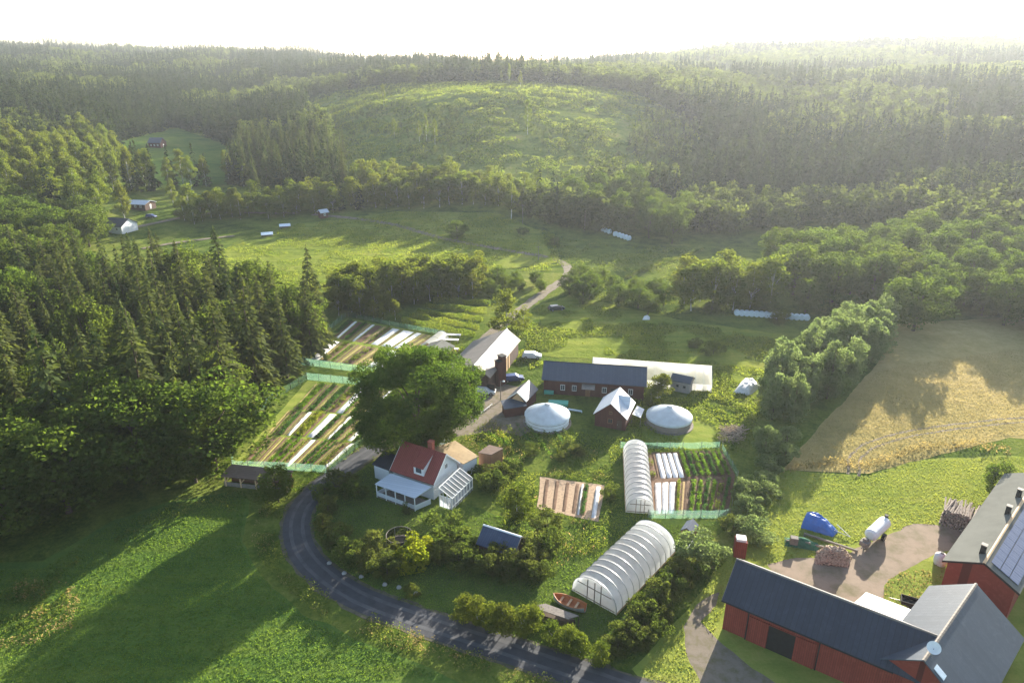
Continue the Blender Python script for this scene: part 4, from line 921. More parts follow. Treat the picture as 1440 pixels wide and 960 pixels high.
# yurts
def yurt(label, px, r, wallh, apex, wallmat, wob=0):
    g = P(*px); c = Vector((g.x, g.y+r, 0)); t = thing('yurt', label, 'yurt', c, 'yurts on the farm')
    fr = Frame((c.x, c.y)); mb = MB(fr); mb.lathe([(r-.12, -.1), (r-.1, wallh*.5), (r-.14, wallh)], 40, wob=.004); mb.build('wall', wallmat, t, True)
    mb = MB(fr); n = 40; pr = []
    mb.lathe([(r+.05, wallh-.42), (r+.06, wallh-.02), (r-.02, wallh+.1), (r*.55, wallh+(apex-wallh)*.52), (.45, apex-.06), (.001, apex)], n, wob=.008); mb.build('roof', M['canvas'], t, True)
    mb = MB(fr); mb.lathe([(.52, apex-.12), (.55, apex+.06), (.3, apex+.16), (.001, apex+.2)], 16); mb.build('crown_cover', M['fleece'], t, True)
    mb = MB(fr)
    for z in (wallh*.35, wallh*.7): mb.lathe([(r-.09, z-.03), (r-.06, z), (r-.09, z+.03)], 40)
    mb.build('wall_rope', M['oldwood'], t)
    mb = MB(fr); mb.box(r-.2, r+.02, -.5, .5, 0, wallh-.25); mb.build('door', M['wood'], t)
    mb = MB(fr); mb.lathe([(r+.35, -.1), (r+.35, .12), (0.01, .12)], 32); mb.build('deck', M['oldwood'], t)
yurt('pale blue white canvas yurt left of the cottage, its wall as white as its roof', (771,609), 4.1, 1.85, 3.7, M['canvas'])
yurt('yurt with a white roof over a drab grey wall right of the cottage', (947,611), 4.1, 1.75, 3.5, M['canvas_drab'])
# polytunnels
def tunnel(name, label, FL, FR_, RR, hh, ribs, lift=.9, sag=.10, clear_end=True):
    a, b, c = P(*FL), P(*FR_), P(*RR); mid = (a+b)/2; dirn = c-b; ax = Vector((dirn.x, dirn.y, 0)); Ln = ax.length; ax.normalize()
    wd = (b-a).length/2; t = thing(name, label, 'polytunnel', mid); fr = Frame((mid.x, mid.y), (ax.x, ax.y)); N = 18
    def arc(x, k, s):
        th = math.pi*k/N; y = wd*math.cos(th); e = abs(math.sin(th))**.75; z = hh*e; return (x, y*(1-s*.3), z*(1-s)+.05)
    vs = []; fs = []; X_ = []
    for i in range(ribs-1):
        for j in range(6): X_.append(((i+j/6)/(ribs-1)*Ln, math.sin(math.pi*j/6)**.6*sag/hh if j else 0))
    X_.append((Ln, 0))
    for x, s in X_: vs += [arc(x, k, s) for k in range(N+1)]
    for i in range(len(X_)-1): fs += [(i*(N+1)+k, (i+1)*(N+1)+k, (i+1)*(N+1)+k+1, i*(N+1)+k+1) for k in range(N)]
    mb = MB(fr); mb.add(vs, fs); mb.build('cover', M['film'], t, True)
    for i in range(ribs):
        x = Ln*i/(ribs-1); mb = MB(fr); pts = [arc(x, k, -.012) for k in range(N+1)]; mb.path(pts, .04, 5); mb.build('hoop', M['metal'], t)
    for x, s in ((0.02, -1), (Ln-.02, 1)):
        mb = MB(fr); pts = [arc(x, k, .01) for k in range(N+1)]; mb.add(pts, [tuple(range(N+1))]); mb.build('end_sheet', M['clearfilm'], t)
        mb = MB(fr)
        for y in (-wd*.3, -wd*.02, wd*.3): mb.box(x+s*.06-.05, x+s*.06+.05, y-.05, y+.05, 0, hh*.93)
        mb.box(x+s*.06-.04, x+s*.06+.04, -wd*.92, wd*.92, .3, .38); mb.box(x+s*.06-.04, x+s*.06+.04, -wd*.75, wd*.75, hh*.6, hh*.6+.08); mb.build('end_frame', M['oldwood'], t)
    mb = MB(fr); mb.box(0, Ln, -wd-.06, -wd+.02, -.1, .3); mb.box(0, Ln, wd-.02, wd+.06, -.1, .3); mb.build('base_board', M['newwood'], t)
    mb = MB(fr); mb.box(.3, Ln-.3, -wd*.7, -wd*.1, 0, .12); mb.box(.3, Ln-.3, wd*.1, wd*.7, 0, .12); mb.build('inner_beds', M['soil'], t)
tunnel('polytunnel', 'big ribbed white polytunnel on the lawn above the road', (802,833), (869,862), (951,775), 3.3, 12, sag=.16)
tunnel('polytunnel', 'narrow white polytunnel beside the fenced crop rows', (880,722), (919,722), (910,637), 2.6, 13, sag=.14)
# open timber shed at the forest edge
os_ = thing('open_shed', 'open fronted timber shed with a brown roof at the forest edge', 'shed', P(350,690))
q, _ = quadroof(os_, [(310,669),(402,679),(412,661),(325,652)], [2.0,2.0,2.9,2.9], None, M['roofbrown'], walls=False)
f0 = Vector((q[0].x, q[0].y, 0)); f1 = Vector((q[1].x, q[1].y, 0)); b0 = Vector((q[3].x, q[3].y, 0)); b1 = Vector((q[2].x, q[2].y, 0)); bk = (b0-f0).normalized()*.4
mb = MB()
for k in range(5):
    a = f0.lerp(f1, .03+k*.235)+bk; mb.box(a.x-.09, a.x+.09, a.y-.09, a.y+.09, -.1, 1.95)
    if k < 4: c = f0.lerp(f1, .03+k*.235+.09)+bk; mb.tube((a.x, a.y, .75), (c.x, c.y, 1.9), .08, n=5)
mb.build('frame', M['newwood'], os_)
mb = MB(); n_ = bk*.2; mb.hexa([f0+bk, f1+bk, f1+bk+n_, f0+bk+n_]+[v+Vector((0, 0, .75)) for v in (f0+bk, f1+bk, f1+bk+n_, f0+bk+n_)]); mb.build('low_wall', M['oldwood'], os_)
mb = MB(); mb.hexa([b0-bk, b1-bk, b1-bk*.8, b0-bk*.8]+[v+Vector((0, 0, 2.6)) for v in (b0-bk, b1-bk, b1-bk*.8, b0-bk*.8)]); mb.build('back_wall', M['wood'], os_)
# boat and its shelter
sh = thing('boat_shelter', 'thin flat shelter roof on dark posts right beside the rowing boat', 'shelter', P(780,878))
q, _ = quadroof(sh, [(746,852),(799,870),(814,865),(767,848)], [1.7]*4, None, M['oldwood'], walls=False, t=.08)
mb = MB()
for v in q: mb.tube((v.x*.999, v.y, -.1), (v.x, v.y, 1.6), .06, n=6)
mb.build('posts', M['bark'], sh); mb = MB(); c = sum(q, Vector())/4
mb.hexa([Vector((c.x+(v.x-c.x)*.85, c.y+(v.y-c.y)*.7, -.05)) for v in q]+[Vector((c.x+(v.x-c.x)*.85, c.y+(v.y-c.y)*.7, .9)) for v in q]); mb.build('stored_timber', M['bark'], sh)
a, b = P(778,843), P(823,861); bo = thing('rowing_boat', 'old wooden rowing boat with an orange inside on the grass before the big polytunnel', 'boat', (a+b)/2)
fr = Frame(((a+b)/2)[:2], (b-a)[:2]); Lb = (b-a).length; ns = 14; ro = []; ri = []
for i in range(ns+1):
    u = -1+2*i/ns; bw = .85*(1-abs(u)**2.6*(1 if u < 0 else .55)); sheer = .72+.25*u*u; x = u*Lb/2; k = .12+.2*u*u
    ro.append([(x, bw*c, z) for c, z in ((1.0, sheer), (.95, sheer*.6), (.6, k*.6), (0, k*.3), (-.6, k*.6), (-.95, sheer*.6), (-1, sheer))])
    ri.append([(x*.985, bw*c*.92, z+.04) for c, z in ((1.0, sheer-.02), (.93, sheer*.6), (.55, k*.6+.05), (0, k*.3+.06), (-.55, k*.6+.05), (-.93, sheer*.6), (-1, sheer-.02))])
for nm, rr, mt in (('hull', ro, 'boat_out'), ('inside', ri, 'boat_in')):
    mb = MB(fr); mb.add([p for r_ in rr for p in r_], [(i*7+j, (i+1)*7+j, (i+1)*7+j+1, i*7+j+1) for i in range(ns) for j in range(6)]); mb.build(nm, M[mt], bo, True)
mb = MB(fr)
for sgn in (1, -1): mb.path([(r_[0][0], r_[0][1]*sgn, r_[0][2]+.05) for r_ in ro], .05, 5)
mb.build('gunwale', M['boat_in'], bo)
for u in (-.5, 0, .45): mb = MB(fr); mb.box(u*Lb/2-.13, u*Lb/2+.13, -.75, .75, .5, .55); mb.build('thwart', M['newwood'], bo)

# red barn with its wings
rb = thing('red_barn', 'large red farm barn of joined wings with dark roofs and solar panels', 'barn', P(1200,900)); rb.location.z = 0
A, B, w, zrA = roofsolve((1036,785), (1318,893), (1008,840), 4.3, .72)
M1 = P(1299,928,zrA); M2 = P(1373,820,zrA); dA = (B-A).normalized()
HA = House(rb, A, B+dA*.0, w, 4.3, zrA, M['red'], M['roofdark'], ov=.4, cap=M['rooflight'], wallname='front_wing_wall', roofname='front_wing_roof')
# where the wall faces the road: doors
LA = HA.L
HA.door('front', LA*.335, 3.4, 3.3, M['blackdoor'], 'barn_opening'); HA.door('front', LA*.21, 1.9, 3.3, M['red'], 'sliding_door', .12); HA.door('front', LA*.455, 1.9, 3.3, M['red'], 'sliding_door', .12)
for u in (.15, .52): mb = MB(HA.fr); HA.bx(mb, 'front', LA*u-.06, LA*u+.06, 0, 4.0, 0, .14); mb.build('downpipe', M['black'], rb)
HA.trim(M['oldwood'], ('left',))
EM = P(1228,939,4.3); dM = (M2-M1); dM.z = 0; dM.normalize(); wM = 1.15*abs((EM.x-M1.x)*-dM.y+(EM.y-M1.y)*dM.x)
slq = (zrA+.02-4.3)/wM; wR = wM*1.3
HM = House(rb, M1, M2, wR, zrA+.02-slq*wR, zrA+.02, M['red2'], M['roofdark2'], ov=.35, cap=M['rooflight'], wb=wM, zb=4.3, wallname='middle_wing_wall', roofname='middle_wing_roof')
HM.window('left', 2.4, 2.2, 1.1, 1.0)
for hh_ in (HA, HM, HC_) if 0 else (HA,): mb = MB(hh_.fr); mb.tube((0, -hh_.w-.06, hh_.ze-.1), (hh_.L*.86, -hh_.w-.06, hh_.ze-.1), .08, n=6); mb.build('gutter', M['black'], rb)
zc = 5.1; C1, C2, wC, zrC = roofsolve((1384,791), (1440,701), (1317,799), zc, .5); dC = (C2-C1).normalized(); C2 = C1+dC*28
HC_ = House(rb, C1, C2, wC, zc, zrC, M['red2'], M['roofgrey'], ov=.5, cap=M['newwood'], wallname='high_wing_wall', roofname='high_wing_roof')
HC_.trim(M['black'], ('left',))
sl = (zrC-zc)/wC
for r_ in range(3):
    for c_ in range(12):
        x = 1.0+c_*1.72; y0 = -.5-r_*((wC-.9)/3); y1 = y0-((wC-.9)/3)+.06
        mb = MB(HC_.fr); mb.slab((x, y1, zrC+sl*y1+.16), (x+1.68, y1, zrC+sl*y1+.16), (x+1.68, y0, zrC+sl*y0+.16), (x, y0, zrC+sl*y0+.16), .05); mb.build('solar_panel', M['solar'], rb)
for x in (2.2, 13.5, 19): mb = MB(HC_.fr); mb.box(x, x+.55, .45, 1.0, zrC-.8, zrC+.75); v_ = mb.build('roof_vent', M['blackdoor'], rb); mb = MB(HC_.fr); mb.box(x-.05, x+.6, .4, 1.05, zrC+.75, zrC+.87); mb.build('vent_cap', M['rooflight'], v_)
quadroof(rb, [(1200,848),(1218,832),(1283,857),(1273,874)], [2.9,2.7,2.7,2.9], M['red'], M['roofcream'], .15, rn='lean_to_roof', wn='lean_to_wall')
# satellite dish and hatch on the ridge
fr = HM.fr; mb = MB(fr); mb.tube((1.2, -.3, zrA-.2), (1.2, -.3, zrA+.9), .04); mb.build('dish_mast', M['metal'], rb)
c0 = fr(1.2, -.3, zrA+1.0); nrm = Vector((-.35, -.55, .75)).normalized(); u = nrm.orthogonal().normalized(); v = nrm.cross(u); vs = [c0-nrm*.15]; fs = []
for ring in (.5, 1):
    for k in range(20): a = 2*math.pi*k/20; vs.append(c0+(u*math.cos(a)+v*math.sin(a))*.62*ring+nrm*(.15*ring*ring-.15))
fs += [(0, 1+k, 1+(k+1) % 20) for k in range(20)]+[(1+k, 21+k, 21+(k+1) % 20, 1+(k+1) % 20) for k in range(20)]
mb = MB(); mb.add(vs, fs); mb.build('satellite_dish', M['whitepaint'], rb, True)
slM = (zrA-4.3)/wM; mb = MB(fr); mb.slab((.35, -1.9, zrA-1.9*slM+.12), (1.15, -1.9, zrA-1.9*slM+.12), (1.15, -.9, zrA-.9*slM+.12), (.35, -.9, zrA-.9*slM+.12), .1); mb.build('roof_hatch', M['bluewhite'], rb)
# small red tower
g = P(1041,784); rt = thing('red_tower', 'small square red tower with a pale flat cap behind the barn end', 'tower', g); fr = Frame((g.x, g.y+.6), (1, -.2))
mb = MB(fr); mb.box(-.75, .75, -.7, .7, -.2, 2.5); mb.build('wall', M['red'], rt); mb = MB(fr); mb.box(-.62, .62, -.55, .55, 2.5, 2.85); mb.build('cap', M['fleece'], rt)
# far houses
def far_house(name, label, px, L, W, hw, hr, rot, wall, roof, wins=3, cat='house'):
    g = G(*px); d = Vector((math.cos(R(rot)), math.sin(R(rot)), 0)); root = thing(name, label, cat, g)
    A = Vector((g.x, g.y, 0))-d*L/2; B = A+d*L; h = House(root, A, B, W/2+.4, hw, hr, wall, roof, ov=.4, zg=g.z)
    for k in range(wins): h.window('front', L*(k+1)/(wins+1), 1.5, .9, 1.0)
    h.door('right', 0, 1, 2, M['whitepaint']); return h
far_house('red_cottage', 'far dark red cottage alone in the shaded glade on the hill', (222,207), 9, 7, 3.0, 6, -5, M['darkred'], M['roofblue'])
far_house('low_house', 'far low house with a pale grey roof above the lane', (199,293), 10, 7, 2.4, 3.6, -10, M['brown'], M['roofwhite'])
far_house('dark_roofed_house', 'far house with a dark roof and pale wall half hidden behind birches', (165,324), 13, 8, 2.6, 5.0, -15, M['white'], M['roofdark'], 4)
far_house('hut', 'tiny dark hut at the top corner of the upper meadow', (455,306), 4, 3, 2.4, 3.6, 40, M['darkred'], M['roofwhite'], 1, 'hut')
far_house('lakeside_shed', 'dark low shed glimpsed among trees at the far left edge', (12,312), 12, 6, 2.4, 4.0, -10, M['brown'], M['roofdark'], 2, 'shed')
for px, nm in (((376,333), 'left'), ((401,321), 'right')):
    g = G(*px); t = thing('pasture_shelter', 'pale flat pasture shelter in the shaded strip, the %s one of the pair' % ('lower left' if nm == 'left' else 'upper right'), 'shelter', g, 'pasture shelters')
    fr = Frame((g.x, g.y), (1, .35), g.z); mb = MB(fr); mb.slab((-2.2,-1.4,1.1),(2.2,-1.4,1.1),(2.2,1.4,1.6),(-2.2,1.4,1.6),.08); mb.build('roof', M['bluewhite'], t)
    mb = MB(fr); [mb.box(x-.05, x+.05, y-.05, y+.05, -.3, 1.05) for x in (-2, 2) for y in (-1.2, 1.2)]; mb.box(-2, 2, 1.18, 1.22, -.3, 1.4); mb.build('frame', M['oldwood'], t)
# ---------------------------------------------------------------- gardens
ORD = ['first', 'second', 'third', 'fourth', 'fifth', 'sixth', 'seventh', 'eighth', 'ninth', 'tenth', 'eleventh', 'twelfth', 'thirteenth', 'fourteenth', 'fifteenth', 'sixteenth', 'seventeenth', 'eighteenth', 'nineteenth', 'twentieth', 'last but four', 'last but three', 'last but two', 'last but one', 'last']
BT = {  # type: (mound material, height, leaf material, leaf height, leaf density, leaf size, words)
 'w': ('fleece', .38, None, 0, 0, 0, 'white fleece covered'), 's': ('soil', .14, None, 0, 0, 0, 'bare brown'), 't': ('straw', .14, None, 0, 0, 0, 'straw mulched'),
 'g': ('soil', .16, 'crop', .5, 130, .19, 'bright green leafy'), 'd': ('soil', .16, 'dcrop', .5, 130, .2, 'dark green leafy'), 'y': ('soil', .16, 'ycrop', .55, 130, .19, 'yellow green leafy'),
 'm': ('soil', .16, 'weed', .5, 100, .2, 'mixed patchy green'), 'c': ('chips', .05, None, 0, 0, 0, 'pale wood chip'), 'l': ('soil', .1, 'crop', .22, 40, .2, 'young sparse green')}
def bed(q, typ, label, group):
    """one bed between four ground points (near left, near right, far right, far left)"""
    mm, hh, lm, lh, dens, ls, _ = BT[typ]; a, b, c, d = [Vector((v.x, v.y, 0)) for v in q]; ctr = (a+b+c+d)/4; t = thing('garden_bed', label, 'garden bed', ctr, group)
    n = max(3, int((d-a).length/.8)); vs = []; fs = []; K = 6
    for i in range(n+1):
        u = i/n; l = a.lerp(d, u); r = b.lerp(c, u)
        for k in range(K+1):
            s = k/K; e = math.sin(math.pi*s)**.5 if 0 < s < 1 else 0; e *= 1 if 0 < i < n else 0
            p = l.lerp(r, s); wob = .7+.5*mnoise.noise(Vector((p.x*1.3, p.y*1.3, 0)))+.3*mnoise.noise(Vector((p.x*4, p.y*4, 0)))
            vs.append((p.x, p.y, .02+hh*e*wob))
    for i in range(n): fs += [(i*(K+1)+k, i*(K+1)+k+1, (i+1)*(K+1)+k+1, (i+1)*(K+1)+k) for k in range(K)]
    mb = MB(); mb.add(vs, fs); mb.build('cover' if typ == 'w' else 'soil', M[mm], t, True)
    if lm:
        ar = (b-a).length*(d-a).length; N = int(ar*dens); u = rng.uniform(0, 1, N); s = rng.uniform(.08, .92, N)
        if typ in 'gdy': s = rng.normal(.5, .19, N)   # one row along the bed
        s = np.clip(s, .02, .98)
        A_ = np.array(a)[None]*(1-u)[:, None]+np.array(d)[None]*u[:, None]; B_ = np.array(b)[None]*(1-u)[:, None]+np.array(c)[None]*u[:, None]
        p = A_*(1-s)[:, None]+B_*s[:, None]; pn = vn(p[:, 0]*.9, p[:, 1]*.9)
        k = pn > (-.6 if typ != 'm' else -.02); p = p[k]; p[:, 2] = hh*.8+rng.uniform(0, lh, len(p))*(1+pn[k])
        o = link('plants', quads_mesh('plants', leaf_quads(p-np.array(ctr), ls, .2, .7), M[lm]), None, t)
    return t
def plot(corners, blocks, where, group, side, g=P):
    """corners near-left, near-right, far-right, far-left; blocks = [(v0, v1, [(u0,u1,type)...])]"""
    a, b, c, d = [g(*p) for p in corners]
    bl = lambda u, v: a.lerp(b, u).lerp(d.lerp(c, u), v)
    for bn, v0, v1, L in blocks:
        for i, (u0, u1, ty) in enumerate(L):
            bed([bl(u0, v0), bl(u1, v0), bl(u1, v1), bl(u0, v1)], ty, f'{BT[ty][6]} bed, {ORD[i]} from {side}, {bn} of {where}', group)
def strips(s, start=0.02, gap=.012):
    """'w2 g3 ...' -> list of (u0,u1,type) with widths in proportion"""
    it = [(k[0], float(k[1:])) for k in s.split()]; tot = sum(w for _, w in it); u = start; out = []
    for ty, w in it:
        du = (1-2*start)*w/tot
        if ty != '_': out.append((u+gap*.5, u+du-gap*.5, ty))
        u += du
    return out
LG = [(328,653),(460,663),(588,550),(432,535)]
sheet('garden_ground', poly_world(LG, .2, 1.0), M['ylawn'], .012)
plot(LG, [('near row', .02, .30, strips('_1 m1.5 l1.5 s.8 t.5 s.8 t.5 g1.5 g1.5 s.6 y.8 w1.2 s.8 t.4 s.6 d1.2 g1 d1 s.6 t.4 m1.4 w1 _.3')),
          ('middle row', .32, .60, strips('_1 t.5 s.6 l1.2 d1.6 s.6 w1 s.4 y3 _.3 w1.8 d1.8 t.6 s.5 w.7 d2 t1 g1 w1.2 g1.5')),
          ('far row', .62, .97, strips('_1.6 t.5 g2 s.6 d1.6 t.5 d2 m1.6 w1.5 g.8 t.5 g1.6 s.6 t.5 w.7 g2 d2'))],
     'lower garden', 'beds of the lower fenced garden', 'the forest')
UG = [(422,507),(545,522),(632,474),(488,447)]
sheet('upper_garden_ground', poly_world(UG, .2, 1.0), M['ylawn'], .014)
plot(UG, [('near half', .05, .46, strips('_1 w1.6 t.6 m1.2 l1 s.6 t.5 s.6 m1.6 t.6 s.5 t.6 s.5 w2.6 g1.4')),
          ('far half', .52, .96, strips('d1.4 w.6 s1 d1 t.6 w.6 s1.4 t.8 m.8 w1.4 s.5 w2 s.3 w1 t.5 s.6 t.5 s.6 t.5 s.6 t.5'))],
     'upper garden', 'beds of the upper fenced garden', 'the forest')
TB = [(915,723),(1021,723),(1033,672),(912,678)]; TA = [(912,674),(1032,670),(1014,634),(905,637)]
sheet('tunnel_garden_ground', poly_world([(912,724),(1023,724),(1034,668),(1015,633),(903,636)], .1, 1.0), M['soil'], .020)
plot(TB, [('near block', .02, .97, strips('s.5 w1 w1 w1 y.8 t.5 s.7 g1 g1 d1 g.9 m1 d.9'))], 'narrow tunnel plot', 'beds beside the narrow polytunnel', 'the tunnel')
plot(TA, [('far block', .03, .97, strips('m1 s.5 w.9 w.9 w.9 w.9 g1 d1 g1 g1 d1 g1 g.8'))], 'narrow tunnel plot', 'beds beside the narrow polytunnel', 'the tunnel')
CG = [(755,715),(842,733),(850,682),(760,670)]
sheet('chip_garden', poly_world(CG, .15, 1.0), M['chips'], .024)
plot(CG, [('main part', .06, .94, strips('_.6 s.8 _1 s.8 _1 s.8 _.9 s.8 _.2 w.5 d1 _1 w.9 _.3'))], 'chip garden', 'beds of the wood chip garden', 'its left edge')
# terraced rows and yurt garden rows
def row(name, p0, p1, wdt, hgt, mat, label, cat, group, dens=60, size=.24, g=G, under='soil'):
    a, b = g(*p0), g(*p1); t = thing(name, label, cat, (a+b)/2, group); n = int((b-a).length*wdt*dens); u = rng.uniform(0, 1, n)
    d = (b-a).normalized(); nn = np.array((-d.y, d.x, 0)); p = np.array(a)[None]*(1-u)[:, None]+np.array(b)[None]*u[:, None]+nn[None]*(rng.normal(0, .3, n)*wdt)[:, None]
    k = vn(p[:, 0]*.4, p[:, 1]*.4); p[:, 2] += rng.uniform(0, 1, n)*hgt*(1+.6*k)
    link('plants', quads_mesh('plants', leaf_quads(p-np.array((a+b)/2), size, .1, .7), M[mat]), None, t)
    return t
for i in range(6):
    v = i/5; a = (582+(672-582)*(v*.55)-8*(1-v), 466-52*v); b = (672+20*v, 474-50*v)
    row('berry_row', (566+54*v, 455-37*v), (668+28*v, 474-55*v), 1.1, 1.5, 'ycropg', f'long bushy row on the terraced slope, {ORD[i]} from the fenced garden', 'crop row', 'rows on the terraced slope', 150, .26)
for i in range(7):
    row('garden_row', (700+13*i, 600-1.5*i), (722+17*i, 640+0*i), .6, .6, ['ycrop', 'weed', 'dcrop', 'crop', 'weed', 'dcrop', 'weed'][i], f'planted row below the left yurt, {ORD[i]} from the farmhouse', 'crop row', 'rows of the yurt kitchen garden', 50, .24)
for i in range(3):
    row('flower_row', (676+9*i, 612-3*i), (704+9*i, 628-1*i), .9, 1.0, ['ycrop', 'crop', 'ycrop'][i], f'curved bright row of plants above the brown box shed, {ORD[i]} from the shed', 'crop row', 'bright rows above the box shed', 50, .26)
for i in range(5):
    row('pasture_row', (880+22*i, 392-8*i), (935+14*i, 366-4*i), 1.2, .9, 'weed', f'bushy row on the slope right of the upper track, {ORD[i]} from the track', 'crop row', 'rows on the slope right of the track', 30, .34)
for i in range(7):
    row('weedy_row', (800+6*i, 730+5*i) if i < 2 else (1000+3*(i-2), 560+9*(i-2)), (838, 738+5*i) if i < 2 else (1046+5*(i-2), 572+10*(i-2)), .6, .5, 'weed',
        f'low straggly row {"below the wood chip garden" if i < 2 else "between right yurt and hedge"}, {ORD[i if i < 2 else i-2]} from the top', 'crop row', 'straggly garden rows', 40, .24)
# net fences
def fence(label, pts, hgt=1.5, g=P, grp='green net fences'):
    W = [g(*p) for p in pts]; t = thing('net_fence', label, 'fence', W[0], grp); mb = MB(); posts = []
    for a, b in zip(W[:-1], W[1:]):
        n = max(1, round((b-a).length/2.6))
        for k in range(n):
            p, q = a.lerp(b, k/n), a.lerp(b, (k+1)/n); posts.append(p); m = p.lerp(q, .5); s = .07+.05*random.random()
            nn = Vector((-(q-p).y, (q-p).x, 0)).normalized()*.008
            for (x0, x1, h0, h1) in ((p, m, hgt, hgt-s), (m, q, hgt-s, hgt)):
                mb.add([x0+Vector((0, 0, .04)), x1+Vector((0, 0, .04)), x1+Vector((0, 0, h1)), x0+Vector((0, 0, h0))], [(0, 1, 2, 3)])
    posts.append(W[-1]); mb.build('net', M['net'], t)
    for p in posts: mb = MB(); mb.tube(p+Vector((0, 0, -.2)), p+Vector((0, 0, hgt+.12)), .04, n=6); mb.build('post', M['oldwood'], t)
fence('green net fence along the forest side of the lower garden', [(327,656),(329,622),(345,600),(385,562),(432,534)])
fence('green net fence along the near end of the lower garden behind the open shed', [(327,658),(395,660),(460,665)])
fence('green net fence along the road side of the lower garden', [(463,663),(500,632),(528,606)])
fence('green net fence closing the far end of the lower garden', [(432,534),(500,541),(560,548)], 1.7)
fence('dark green net fence along the near end of the upper garden', [(420,512),(480,520),(548,529)], 1.7)
fence('green net fence along the forest side of the upper garden', [(418,504),(445,480),(486,446)], 1.4, G)
fence('green net fence along the far side of the upper garden', [(490,445),(560,460),(625,471)], 1.2, G)
fence('green net fence at the near end of the crop rows beside the narrow tunnel', [(911,729),(960,729),(1010,729),(1024,727)])
fence('green net fence at the far end of the crop rows below the right yurt', [(872,630),(905,631),(960,631),(1012,630)], 1.3)
fence('green net fence along the hedge side of the crop rows', [(1015,632),(1037,672),(1026,726)], 1.3)
# ---------------------------------------------------------------- yard objects
def bale_row(px0, px1, n, label, grp, rr=.65):
    a, b = G(*px0), G(*px1)
    for i in range(n):
        if i == n//3 and n < 12: continue
        p = a.lerp(b, i/(n-1)); p = Vector((p.x, p.y, Tz(p.x, p.y))); d = (b-a).normalized(); sd = Vector((-d.y, d.x, 0)); j = random.uniform(-.12, .12)
        t = thing('wrapped_bale', label, 'hay bale', p, grp); mb = MB(); c = p+Vector((0, 0, rr*.97))+sd*j; mb.tube(c-sd*.6, c+sd*.6, rr*1.02, rr*1.02, 16)
        mb.build('wrap', M['bluewhite'], t, False, .08)
bale_row((848,325), (884,338), 9, 'pale blue wrapped bale in the shaded row below the hazy wood', 'bales below the hazy wood', .9)
bale_row((1036,443), (1134,450), 15, 'pale wrapped bale in the long row under the right hand wood', 'long row of bales', .75)
def car(px, rot, col, label, cat='car'):
    g = G(*px); t = thing('parked_car', label, cat, g); fr = Frame((g.x, g.y), (math.cos(R(rot)), math.sin(R(rot))), g.z)
    side = [(-2.15,.35),(-2.2,.75),(-2.05,1.0),(-1.75,1.42),(.45,1.45),(1.15,.98),(2.05,.82),(2.2,.6),(2.15,.3)]
    mb = MB(fr); n = len(side); rings = []
    for y, k, dz in ((-.86, .97, -.02), (-.8, 1, 0), (-.66, .98, 0)): rings.append([(x*k, y*(1 if z < 1.05 else .86), z+dz) for x, z in side])
    allr = rings+[[(x, -y, z) for x, y, z in r_] for r_ in rings[::-1]]
    mb.add([p for r_ in allr for p in r_], [(i*n+j, (i+1)*n+j, (i+1)*n+(j+1) % n, i*n+(j+1) % n) for i in range(5) for j in range(n)]+[tuple(range(n)), tuple(range(5*n, 6*n))[::-1]])
    b = mb.build('body', col, t)
    mb = MB(fr); mb.hexa([(-1.85,-.78,1.03),(1.0,-.78,1.03),(1.0,.78,1.03),(-1.85,.78,1.03),(-1.68,-.70,1.38),(.42,-.70,1.38),(.42,.70,1.38),(-1.68,.70,1.38)]); mb.build('windows', M['glass'], t)
    for x in (-1.35, 1.35):
        for y in (-.8, .8): mb = MB(fr); mb.tube((x, y-.1, .32), (x, y+.1, .32), .33, n=14); w__ = mb.build('wheel', M['black'], t); mb = MB(fr); mb.tube((x, y-.12, .32), (x, y+.12, .32), .17, n=10); mb.build('rim', M['metal'], w__)
    for y in (-.6, .6): mb = MB(fr); mb.box(2.1, 2.2, y-.15, y+.15, .62, .76); mb.build('headlight', M['whitepaint'], t); mb = MB(fr); mb.box(-2.22, -2.12, y-.14, y+.14, .7, .9); mb.build('tail_light', M['brick'], t)
CP = plain('white_car_paint', (.72,.73,.74), .25, 0, .05, 1, 0, .6); CD = plain('dark_car_paint', (.05,.055,.065), .25, .2, .1, 1, 0, .6); CB = plain('blue_car_paint', (.05,.08,.2), .25, .2, .1, 1, 0, .6)
car((617,628), 48, CP, 'white car parked behind the red roof of the farmhouse'); car((607,633), 50, CD, 'dark grey car parked left of the white one behind the farmhouse')
car((682,553), -8, CP, 'white car parked before the gable of the pale roofed barn'); car((782,436), 20, CD, 'dark car left in the rough grass behind the long barn')
car((748,503), -5, CP, 'white car standing alone in the grass between the long barn and the dark barn'); car((213,306), -10, CB, 'blue car on the lane by the far low house')
car((722,535), 10, CB, 'dark blue car in the yard beside the gabled store')
# blue tarpaulin heap
a, b, c, d = P(1126,742), P(1171,755), P(1180,747), P(1138,728); t = thing('tarpaulin_heap', 'bright blue tarpaulin thrown over a pointed load on the lawn', 'tarpaulin', (a+b+c+d)/4)
n = 16; m_ = 10; vs = []; fs = []
for i in range(n+1):
    for j in range(m_+1):
        u = i/n; v = j/m_; p = a.lerp(b, u).lerp(d.lerp(c, u), v); e = (math.sin(math.pi*min(max(v, 0), 1))**.6)*(math.sin(math.pi*min(1, .18+.82*u)) if u > .0 else .55)**.5
        z = (2.5-1.2*u)*e*(1 if 0 < u < 1 else (0 if u == 1 else .9))*(1+.22*mnoise.noise(Vector((u*6, v*5, 1)))); vs.append((p.x, p.y, max(.02, z)))
fs = [(i*(m_+1)+j, (i+1)*(m_+1)+j, (i+1)*(m_+1)+j+1, i*(m_+1)+j+1) for i in range(n) for j in range(m_)]
fs.append(tuple(range(m_+1)))
mb = MB(); mb.add(vs, fs); mb.build('sheet', M['bluetarp'], t)
